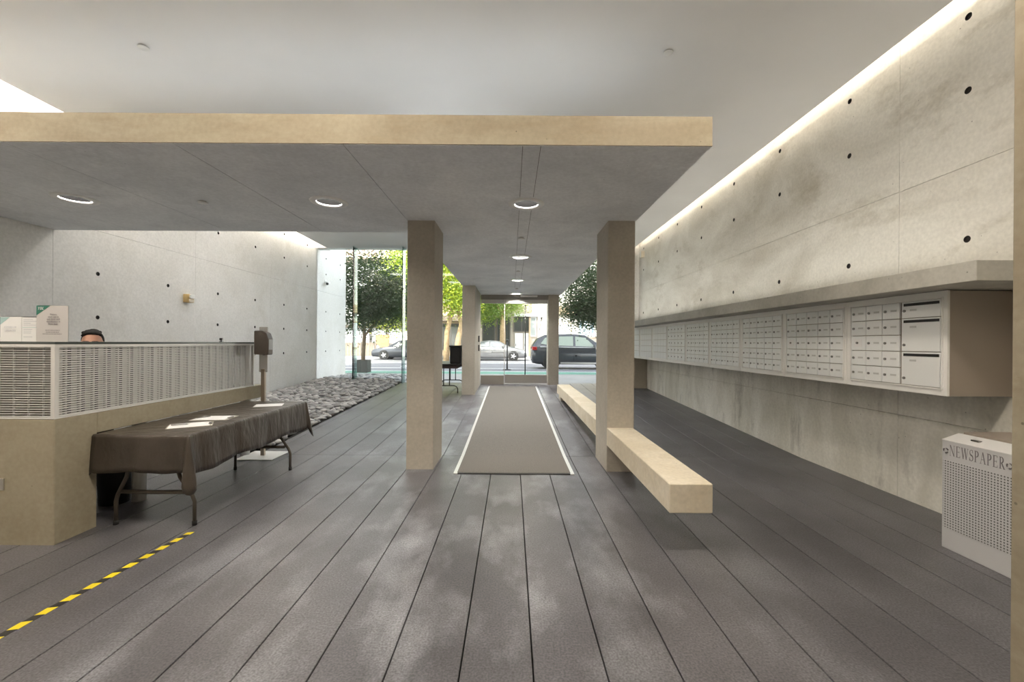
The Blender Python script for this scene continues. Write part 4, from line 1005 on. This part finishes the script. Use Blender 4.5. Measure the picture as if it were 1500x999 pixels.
f.build('box', plain('planter_dark', (0.06,0.06,0.055), 0.7), pb, bevel=0.006); MB().box(-0.21,0.21,-0.21,0.21,0.02,0.45).build('soil', M['bark'], pb)
dp = thing('delineator_post', 'slim black delineator post on a round base in the street', 'post', (-0.21, 20.2, ZROAD))
MB().lathe((0,0,0), [(0.0005,0.05),(0.1,0.05),(0.20,0.02),(0.21,0.0)], 24).build('base', M['rubber'], dp); MB().cyl((0,0,0.04),(0,0,1.40),0.035,n=12).build('post', M['black'], dp); MB().sphere((0,0,1.42),0.06,12,8).build('cap', M['black'], dp)
wp_ = thing('delineator_post', 'slim white delineator post standing near the dark car across the street', 'post', (-5.75, 22.5, ZROAD))
MB().lathe((0,0,0), [(0.0005,0.05),(0.1,0.05),(0.16,0.02),(0.17,0.0)], 20).build('base', M['line'], wp_); MB().cyl((0,0,0.04),(0,0,1.0),0.035,n=12).build('post', M['line'], wp_)

# cars ------------------------------------------------------------
M['tyre'] = plain('tyre', (0.02,0.02,0.02), 0.85)
M['rim'] = plain('rim', (0.6,0.6,0.6), 0.3, metal=0.8)
M['carglass'] = plain('car_glass', (0.06,0.075,0.08), 0.08, spec=0.8)
M['tail'] = plain('tail_light', (0.35,0.02,0.02), 0.25)
M['head'] = plain('head_light', (0.75,0.75,0.72), 0.15)
def car(lab, loc, rz, paint, L_, W_, prof, win, wheels, wr_, glassm):
    """prof: list of (x, z_low, z_belt, z_roof, half roof width factor); faces +x"""
    t = thing('car', lab, 'car', loc, rz)
    mb = MB(); rows = []; hw = W_/2
    for (x, zl, zb, zr, kw) in prof:
        e = max(0.0, min(1.0, min(x-prof[0][0], prof[-1][0]-x)/0.5)); w = hw*(0.80+0.20*math.sqrt(e))
        half = [(w*0.90, zl), (w*0.985, zl+0.16), (w, (zl+zb)/2+0.05), (w*0.965, zb-0.02), (w*0.94, zb), (w*kw, zr-0.045), (w*kw*0.86, zr)]
        rows.append([(x, yy, zz) for yy, zz in half] + [(x, -yy, zz) for yy, zz in reversed(half)])
    n = len(rows[0]); vs = [p for r in rows for p in r]
    fs = [(i*n+k, i*n+(k+1)%n, (i+1)*n+(k+1)%n, (i+1)*n+k) for i in range(len(rows)-1) for k in range(n)]
    mb.add(vs, fs, True); mb.add(rows[0], [tuple(range(n))]); mb.add(rows[-1], [tuple(reversed(range(n)))])
    bd = mb.build('body', paint, t)
    def at(x):
        for p, q in zip(prof[:-1], prof[1:]):
            if p[0] <= x <= q[0]:
                f = (x-p[0])/(q[0]-p[0]); return [p[i]+(q[i]-p[i])*f for i in range(5)]
    for s_ in (-1, 1):
        for quad in win:
            vs = []
            for (x, v) in quad:
                _, zl, zb, zr, kw = at(x); z_ = zb+(zr-0.045-zb)*v; yy = hw*(0.94+(kw-0.94)*v)+0.006
                vs.append((x, s_*yy, z_))
            vo_ = [(a, b-s_*0.012, c) for a, b, c in vs]; k_ = len(vs)
            MB().add(vs+vo_, [tuple(range(k_)), tuple(reversed(range(k_, 2*k_)))]+[(i,(i+1)%k_,k_+(i+1)%k_,k_+i) for i in range(k_)]).build('side_window', glassm, t)
    for xw in wheels:
        for s_ in (-1, 1):
            ar = MB().cyl((xw, s_*(hw-0.24), wr_+0.01), (xw, s_*(hw+0.004), wr_+0.01), wr_*1.13, n=28).build('wheel_arch', M['black'], t)
            wo_ = MB().lathe((xw, s_*(hw-0.20), wr_), [(wr_*0.6,0),(wr_*0.97,0.0),(wr_,0.03),(wr_,0.185),(wr_*0.96,0.215),(wr_*0.66,0.212)] if s_ > 0 else [(wr_*0.6,0),(wr_*0.97,0.0),(wr_,-0.03),(wr_,-0.185),(wr_*0.96,-0.215),(wr_*0.66,-0.212)], 28, 'Y').build('wheel', M['tyre'], t)
            rm = MB(); yo = s_*(hw+0.004)
            rm.cyl((xw, yo-s_*0.05, wr_), (xw, yo-s_*0.035, wr_), wr_*0.64, n=24)
            for k_ in range(5):
                a = 2*math.pi*k_/5; rm.tube([(xw, yo-s_*0.012, wr_), (xw+wr_*0.6*math.cos(a), yo-s_*0.005, wr_+wr_*0.6*math.sin(a))], [0.05,0.035], 6)
            rm.build('rim', M['rim'], wo_)
    return t, at, hw
sedan_prof = [(-2.35,0.30,0.72,0.74,0.93),(-2.28,0.22,0.92,0.95,0.93),(-1.75,0.20,1.00,1.04,0.90),(-1.0,0.18,1.00,1.40,0.74),(-0.3,0.18,0.98,1.48,0.72),(0.35,0.18,0.96,1.42,0.73),(1.15,0.18,0.93,0.98,0.88),(1.8,0.20,0.84,0.88,0.90),(2.25,0.22,0.70,0.74,0.92),(2.36,0.30,0.58,0.60,0.92)]
sedan_win = [[(-1.30,0.15),(-0.38,0.10),(-0.38,0.88),(-0.95,0.86)], [(-0.30,0.10),(0.72,0.14),(0.38,0.84),(-0.30,0.88)]]
silver = plain('silver_paint', (0.20,0.20,0.205), 0.3, metal=0.4)
ct, at_, hw_ = car('silver sedan parked across the street behind the glass door', (-1.25, 31.2, ZROAD), 0, silver, 4.7, 1.78, sedan_prof, sedan_win, (-1.42, 1.38), 0.33, M['carglass'])
MB().box(2.12, 2.30, -0.80, -0.45, 0.58, 0.70).box(2.12, 2.30, 0.45, 0.80, 0.58, 0.70).build('headlight', M['head'], ct, bevel=0.02)
MB().box(-2.36,-2.26,-0.80,-0.45,0.74,0.90).box(-2.36,-2.26,0.45,0.80,0.74,0.90).build('tail_light', M['tail'], ct, bevel=0.02)
MB().box(0.55,0.68,-1.0,-0.84,0.98,1.10).build('wing_mirror', silver, ct, bevel=0.02)
for s_ in (-1,1):
    MB().tube([(-1.9,s_*0.895,0.62),(0,s_*0.90,0.62),(1.9,s_*0.885,0.58)],0.018,6).build('side_moulding', M['lock'], ct)
darkp = plain('dark_paint', (0.055,0.058,0.065), 0.2, metal=0.3)
suv_prof = [(-2.40,0.42,0.95,0.98,0.93),(-2.36,0.30,1.10,1.20,0.90),(-2.10,0.26,1.14,1.55,0.80),(-1.75,0.25,1.14,1.72,0.76),(-0.5,0.25,1.12,1.78,0.75),(0.25,0.25,1.10,1.72,0.76),(1.10,0.25,1.10,1.18,0.88),(1.9,0.27,1.02,1.08,0.90),(2.28,0.30,0.85,0.90,0.92),(2.40,0.40,0.70,0.72,0.92)]
suv_win = [[(-1.98,0.30),(-1.42,0.10),(-1.42,0.86),(-1.75,0.80)], [(-1.30,0.10),(-0.36,0.08),(-0.36,0.88),(-1.30,0.88)], [(-0.25,0.08),(0.72,0.14),(0.26,0.84),(-0.25,0.88)]]
palewin = plain('car_glass_pale', (0.40,0.45,0.40), 0.08, spec=0.8)
ct, at_, hw_ = car('dark grey sport utility car stopped in the street right of the door', (3.42, 21.8, ZROAD), 0, darkp, 4.8, 1.92, suv_prof, suv_win, (-1.45, 1.42), 0.37, palewin)
MB().box(-2.40,-2.16,-0.90,-0.62,0.95,1.12).box(-2.40,-2.16,0.62,0.90,0.95,1.12).build('tail_light', M['tail'], ct, bevel=0.02)
MB().box(-2.43,-2.33,-0.75,0.75,0.48,0.66).build('rear_bumper', M['lock'], ct, bevel=0.02)
MB().box(0.62,0.80,-1.10,-0.90,1.10,1.25).build('wing_mirror', darkp, ct, bevel=0.03)
MB().tube([(-1.9,-0.66,1.74),(-1.7,-0.66,1.80),(-0.1,-0.66,1.83),(0.2,-0.66,1.76)],0.02,6).build('roof_rail', M['alu'], ct)
MB().tube([(-2.0,-0.95,1.115),(-0.5,-0.925,1.10),(0.95,-0.915,1.09)],0.014,6).build('window_trim', M['alu'], ct)
MB().box(-1.0,1.0,-0.975,-0.93,0.27,0.36).build('sill_trim', M['lock'], ct, bevel=0.01)
MB().tube([(-0.33,-0.966,0.45),(-0.33,-0.968,1.08)],0.006,6).build('door_seam', M['black'], ct); MB().tube([(0.78,-0.962,0.45),(0.78,-0.964,1.05)],0.006,6).build('door_seam', M['black'], ct)
ct, at_, hw_ = car('dark parked car across the street under the lime green tree', (-8.0, 31.8, ZROAD), math.pi, darkp, 4.7, 1.8, sedan_prof, sedan_win, (-1.42, 1.38), 0.33, M['carglass'])

# buildings across the street -------------------------------------------------
YB = 36.0; ZB = ZROAD+0.13
M['cream'] = plain('cream_stucco', (0.74,0.70,0.62), 0.85, noise=0.05, scale=0.7)
M['whitew'] = plain('white_stucco', (0.78,0.77,0.75), 0.8, noise=0.04, scale=0.7)
M['brick'] = plain('pink_brick', (0.60,0.42,0.33), 0.85, noise=0.12, scale=3)
M['tan'] = plain('tan_stucco', (0.50,0.38,0.25), 0.85, noise=0.08, scale=1)
M['shop'] = plain('shop_glass', (0.055,0.060,0.055), 0.12, spec=0.7)
M['shopl'] = plain('shop_glass_pale', (0.74,0.75,0.76), 0.3)
M['wood'] = plain('weathered_wood', (0.20,0.16,0.125), 0.85, noise=0.2, scale=4)
M['rust'] = plain('rust_wood', (0.50,0.25,0.11), 0.85, noise=0.1, scale=4)
M['gframe'] = plain('window_frame_dark', (0.10,0.09,0.08), 0.6)
def win(par, x0, x1, z0, z1, fm, gm, y=YB, nx=1, name='window'):
    w = MB().box(x0, x1, y-0.06, y+0.02, z0, z1).build(name, gm, par)
    f = MB(); t_ = 0.09
    f.box(x0-t_, x0, y-0.10, y, z0-t_, z1+t_).box(x1, x1+t_, y-0.10, y, z0-t_, z1+t_).box(x0, x1, y-0.10, y, z0-t_, z0).box(x0, x1, y-0.10, y, z1, z1+t_)
    for i in range(1, nx): xm = x0+(x1-x0)*i/nx; f.box(xm-0.04, xm+0.04, y-0.09, y, z0, z1)
    f.build('window_frame', fm, w)
    return w
b1 = thing('building', 'white and pink brick building behind the wooden fence across the street', 'building', (0,0,0))
MB().box(-22, -8.4, YB, YB+8, 0, 12.5).build('wall', M['whitew'], b1)
MB().box(-22, -8.4, YB-0.05, YB+0.01, 8.5, 10.6).build('brick_band', M['brick'], b1)
for x in (-17.2, -15.1, -13.0, -10.9): win(b1, x, x+1.7, 8.75, 9.7, M['whitew'], M['brick'])
MB().box(-22, -8.4, YB-0.5, YB, 8.2, 8.5).build('cornice', M['wood'], b1, bevel=0.03)
MB().box(-22, -8.4, YB-0.9, YB, 3.3, 4.0).build('canopy_roof', M['whitew'], b1, bevel=0.03)
MB().box(-22, -9.2, YB-0.4, YB-0.02, 2.68, 2.88).build('eave_beam', M['wood'], b1)
for x in (-17.5, -16.1, -14.7, -13.3, -11.9, -10.5): win(b1, x, x+1.15, 1.35, 2.62, M['gframe'], M['shopl'], nx=1)
fe = thing('wooden_fence', 'weathered board fence with a tall rail across the street', 'fence', (-15.0, 34.2, ZB))
x = -7.0; i = 0
brd = MB().box(0.006, 0.225, -0.015, 0.015, 0.0, 1.12).mesh('board', 0.004); brd.materials.append(M['wood'])
while x < 3.9:
    o = obj('board', brd, None, fe); o.location = (x, rnd.uniform(-.008,.008), rnd.uniform(-.02,.02)); x += 0.235
MB().box(-7.0, 3.9, 0.015, 0.05, 0.9, 0.98).build('rail', M['wood'], fe); MB().box(-7.0, 3.9, -0.02, 0.02, 1.78, 1.83).build('top_rail', M['gframe'], fe)
for x in (-5.6, -4.2, -2.8, -1.4, 0.0, 1.4, 2.8, 3.88): MB().box(x-0.03, x+0.03, -0.02, 0.03, 0, 1.83).build('post', M['gframe'], fe)
gp = thing('gate_panel', 'rust coloured wooden gate panel beside the board fence', 'gate', (-10.4, 34.1, ZB))
MB().box(-0.55, 0.45, -0.03, 0.03, 1.0, 1.75).build('upper_board', M['rust'], gp, bevel=0.005)
MB().prism([(-0.45,1.0),(0.45,1.0),(0.45,0.0),(0.15,0.0)], frame((0,0.03,0),(1,0,0),(0,0,1)), 0.05).build('lower_board', M['rust'], gp)
MB().box(-0.62,-0.55,-0.04,0.04,0,1.8).box(0.45,0.52,-0.04,0.04,0,1.8).build('gate_post', M['wood'], gp)
b2 = thing('building', 'brown shop building behind the tan tree trunks across the street', 'building', (0,0,0))
MB().box(-8.4, -2.7, YB+0.2, YB+8, 0, 11.0).build('wall', M['tan'], b2)
for x in (-7.9, -5.9, -4.25): win(b2, x, x+1.35, 0.9, 3.0, M['gframe'], M['shop'], YB+0.2, 2)
win(b2, -4.05+1.6, -2.75, 0.9, 3.0, M['gframe'], M['shopl'], YB+0.2) if False else None
for x in (-7.9, -5.9, -4.25): win(b2, x, x+1.35, 5.0, 6.8, M['whitew'], M['shop'], YB+0.2, 2)
MB().box(-8.4, -2.7, YB-0.3, YB+0.2, 3.3, 3.75).build('shop_sign_band', M['wood'], b2)
b3 = thing('building', 'storefront building with dark windows seen through the glass door', 'building', (0,0,0))
MB().box(-2.7, 2.2, YB+0.1, YB+8, 0, 10.0).build('wall', plain('storefront_grey', (0.42,0.37,0.31), 0.8, noise=0.06, scale=1), b3)
win(b3, -2.45, -1.5, 1.25, 3.6, M['gframe'], M['shop'], YB+0.1); win(b3, -1.2, -0.2, 1.25, 3.6, M['gframe'], M['shop'], YB+0.1)
win(b3, 0.25, 1.45, 2.5, 3.6, M['gframe'], M['shop'], YB+0.1, 2); win(b3, 1.62, 2.02, 2.1, 3.6, M['whitew'], plain('grey_blind', (0.35,0.38,0.37), 0.5), YB+0.1)
for x0, x1 in ((0.28, 0.95), (1.05, 1.45)):
    d_ = MB().box(x0, x1, YB-0.02, YB+0.11, ZB-0.1, 2.3).build('shop_door', M['whitew'], b3); MB().box(x0+0.05, x0+0.09, YB-0.06, YB-0.02, 1.2, 1.4).build('handle', M['gframe'], d_)
MB().box(0.2, 2.2, YB-0.25, YB+0.1, 3.72, 3.95).build('awning_band', M['whitew'], b3)
MB().box(1.46, 1.60, YB-0.12, YB+0.1, 0, 9.0).build('pilaster', M['tan'], b3)
MB().box(-2.7, 0.2, YB-0.1, YB+0.1, 0.2, 1.15).build('stall_riser', plain('riser_grey', (0.30,0.32,0.31), 0.5, noise=0.2, scale=3), b3)
b4 = thing('building', 'cream stucco building behind the dark sport utility car', 'building', (0,0,0))
MB().box(2.2, 22, YB, YB+8, 0, 9.5).build('wall', M['cream'], b4)
win(b4, 3.4, 5.0, 1.0, 3.1, M['tan'], M['shopl'])
MB().box(3.0, 12, YB-0.35, YB, 3.9, 4.6).build('awning_band', M['tan'], b4, bevel=0.03)
MB().tube([(2.55,YB-0.02,3.45),(2.50,YB-0.25,3.55),(2.42,YB-0.3,3.0),(2.35,YB-0.3,2.5)],0.03,6).sphere((2.53,YB-0.2,3.6),0.10,10,6).build('wall_lamp', M['black'], b4)
MB().box(5.1, 8.6, YB-0.95, YB-0.1, 1.85, 2.0).box(5.9,6.0,YB-0.5,YB-0.3,1.2,1.85).build('parking_shelf', M['wood'], b4)
sg = thing('wall_sign', 'pale blue sign with white lettering lines on the cream wall', 'sign', (6.4, YB-0.02, 2.72))
MB().box(-0.62, 0.62, -0.05, 0, -0.58, 0.62).build('board', plain('pale_blue', (0.38,0.56,0.70), 0.6), sg)
for i, (w, zz) in enumerate(((0.42,0.40),(0.46,0.12),(0.40,-0.06),(0.44,-0.34))):
    MB().box(-w, -w*0.15, -0.062, -0.05, zz-0.055, zz+0.055).box(-w*0.05, w, -0.062, -0.05, zz-0.055, zz+0.055).build('lettering', M['whitew'], sg)

# ------------------------------------------------------------------ added unseen lamps that brighten the hall: uplights on canopy and ledge, ceiling lamps
M['fill_up'] = plain('fill_tube', (1,1,1), 0.5, emit=(0.88,0.94,1.0), es=11.5)  # lamps added on the canopy top to brighten the ceiling
M['fill_up2'] = plain('fill_tube_soft', (1,1,1), 0.5, emit=(0.84,0.92,1.0), es=4.5)
def uplight(x, y, l, along, lab, grp=None):
    t = thing('uplight', lab, 'light', (x, y, ZK+0.21), 0 if along == 'y' else R(90), grp)
    um = M['fill_up'] if along == 'y' else M['fill_up2']
    MB().box(-0.06, -0.045, -l/2, l/2, 0, 0.06).box(0.045, 0.06, -l/2, l/2, 0, 0.06).box(-0.045, 0.045, -l/2, l/2, 0, 0.01).build('housing', M['white'], t)
    MB().box(-0.035, 0.035, -l/2+0.01, l/2-0.01, 0.012, 0.04).build('tube', um, t)
for x in (-5.0, -3.6, -2.2, -0.8, 0.6): uplight(x, 4.3, 1.1, 'x', 'added unseen linear uplight lying on top of the canopy over the desk side', 'added uplights on the canopy slab')
lu = thing('ledge_fill_light', 'added soft linear uplight lying on the concrete ledge above the mailboxes', 'light', (3.40, 8.0, 2.04))  # added strip, fills the upper wall and aisle ceiling with light
MB().box(-0.04, -0.03, -4.6, 4.6, 0, 0.05).box(0.03, 0.04, -4.6, 4.6, 0, 0.05).box(-0.03, 0.03, -4.6, 4.6, 0, 0.01).build('housing', M['white'], lu)
MB().box(-0.025, 0.025, -4.55, 4.55, 0.012, 0.03).build('tube', plain('ledge_fill_tube', (1,1,1), 0.5, emit=(1.0,0.95,0.86), es=6.5), lu)
for y in (6.3, 8.0, 9.7, 11.4): uplight(-0.8, y, 1.3, 'y', 'added unseen linear uplight lying on top of the passage canopy', 'added uplights on the passage canopy')  # added out of view to light the ceiling of the left bay
M['lobby'] = plain('lobby_fill', (1,1,1), 0.5, emit=(1.0,0.89,0.75), es=30.0)  # added lamps outside the frame, warm light for fascia, desk and floor
M['lobby2'] = plain('lobby_fill_dim', (1,1,1), 0.5, emit=(1.0,0.86,0.70), es=4.0)
for (x, y) in ((-4.2,1.7), (-1.4,1.7), (1.3,1.7), (-4.2,-1.6), (-1.0,-1.6), (2.0,-1.6)):
    t = thing('fill_lamp', 'added round warm ceiling lamp in the lobby before the canopy', 'light', (x, y, ZC), group='added warm ceiling lamps in the lobby')
    MB().lathe((0,0,0), [(0.36,0.0),(0.36,-0.10),(0.34,-0.11),(0.33,-0.09)], 32).build('shade', M['white'], t)
    MB().lathe((0,0,0), [(0.335,-0.09),(0.25,-0.115),(0.0005,-0.125)], 32).build('diffuser', M['lobby'] if y > 0 else M['lobby2'], t)

M['bayfill'] = plain('bay_fill', (1,1,1), 0.5, emit=(1.0,0.97,0.93), es=6.0)  # added lamps hidden above the canopy line, brighten the left wall
for (x, y) in ((-4.6,6.4), (-2.6,6.4), (-4.6,8.6), (-2.6,8.6)):
    t = thing('fill_lamp', 'added round white ceiling lamp above the river stone bed', 'light', (x, y, ZC), group='added white ceiling lamps over the stone bed')
    MB().lathe((0,0,0), [(0.36,0.0),(0.36,-0.10),(0.34,-0.11),(0.33,-0.09)], 32).build('shade', M['white'], t)
    MB().lathe((0,0,0), [(0.335,-0.09),(0.25,-0.115),(0.0005,-0.125)], 32).build('diffuser', M['bayfill'], t)
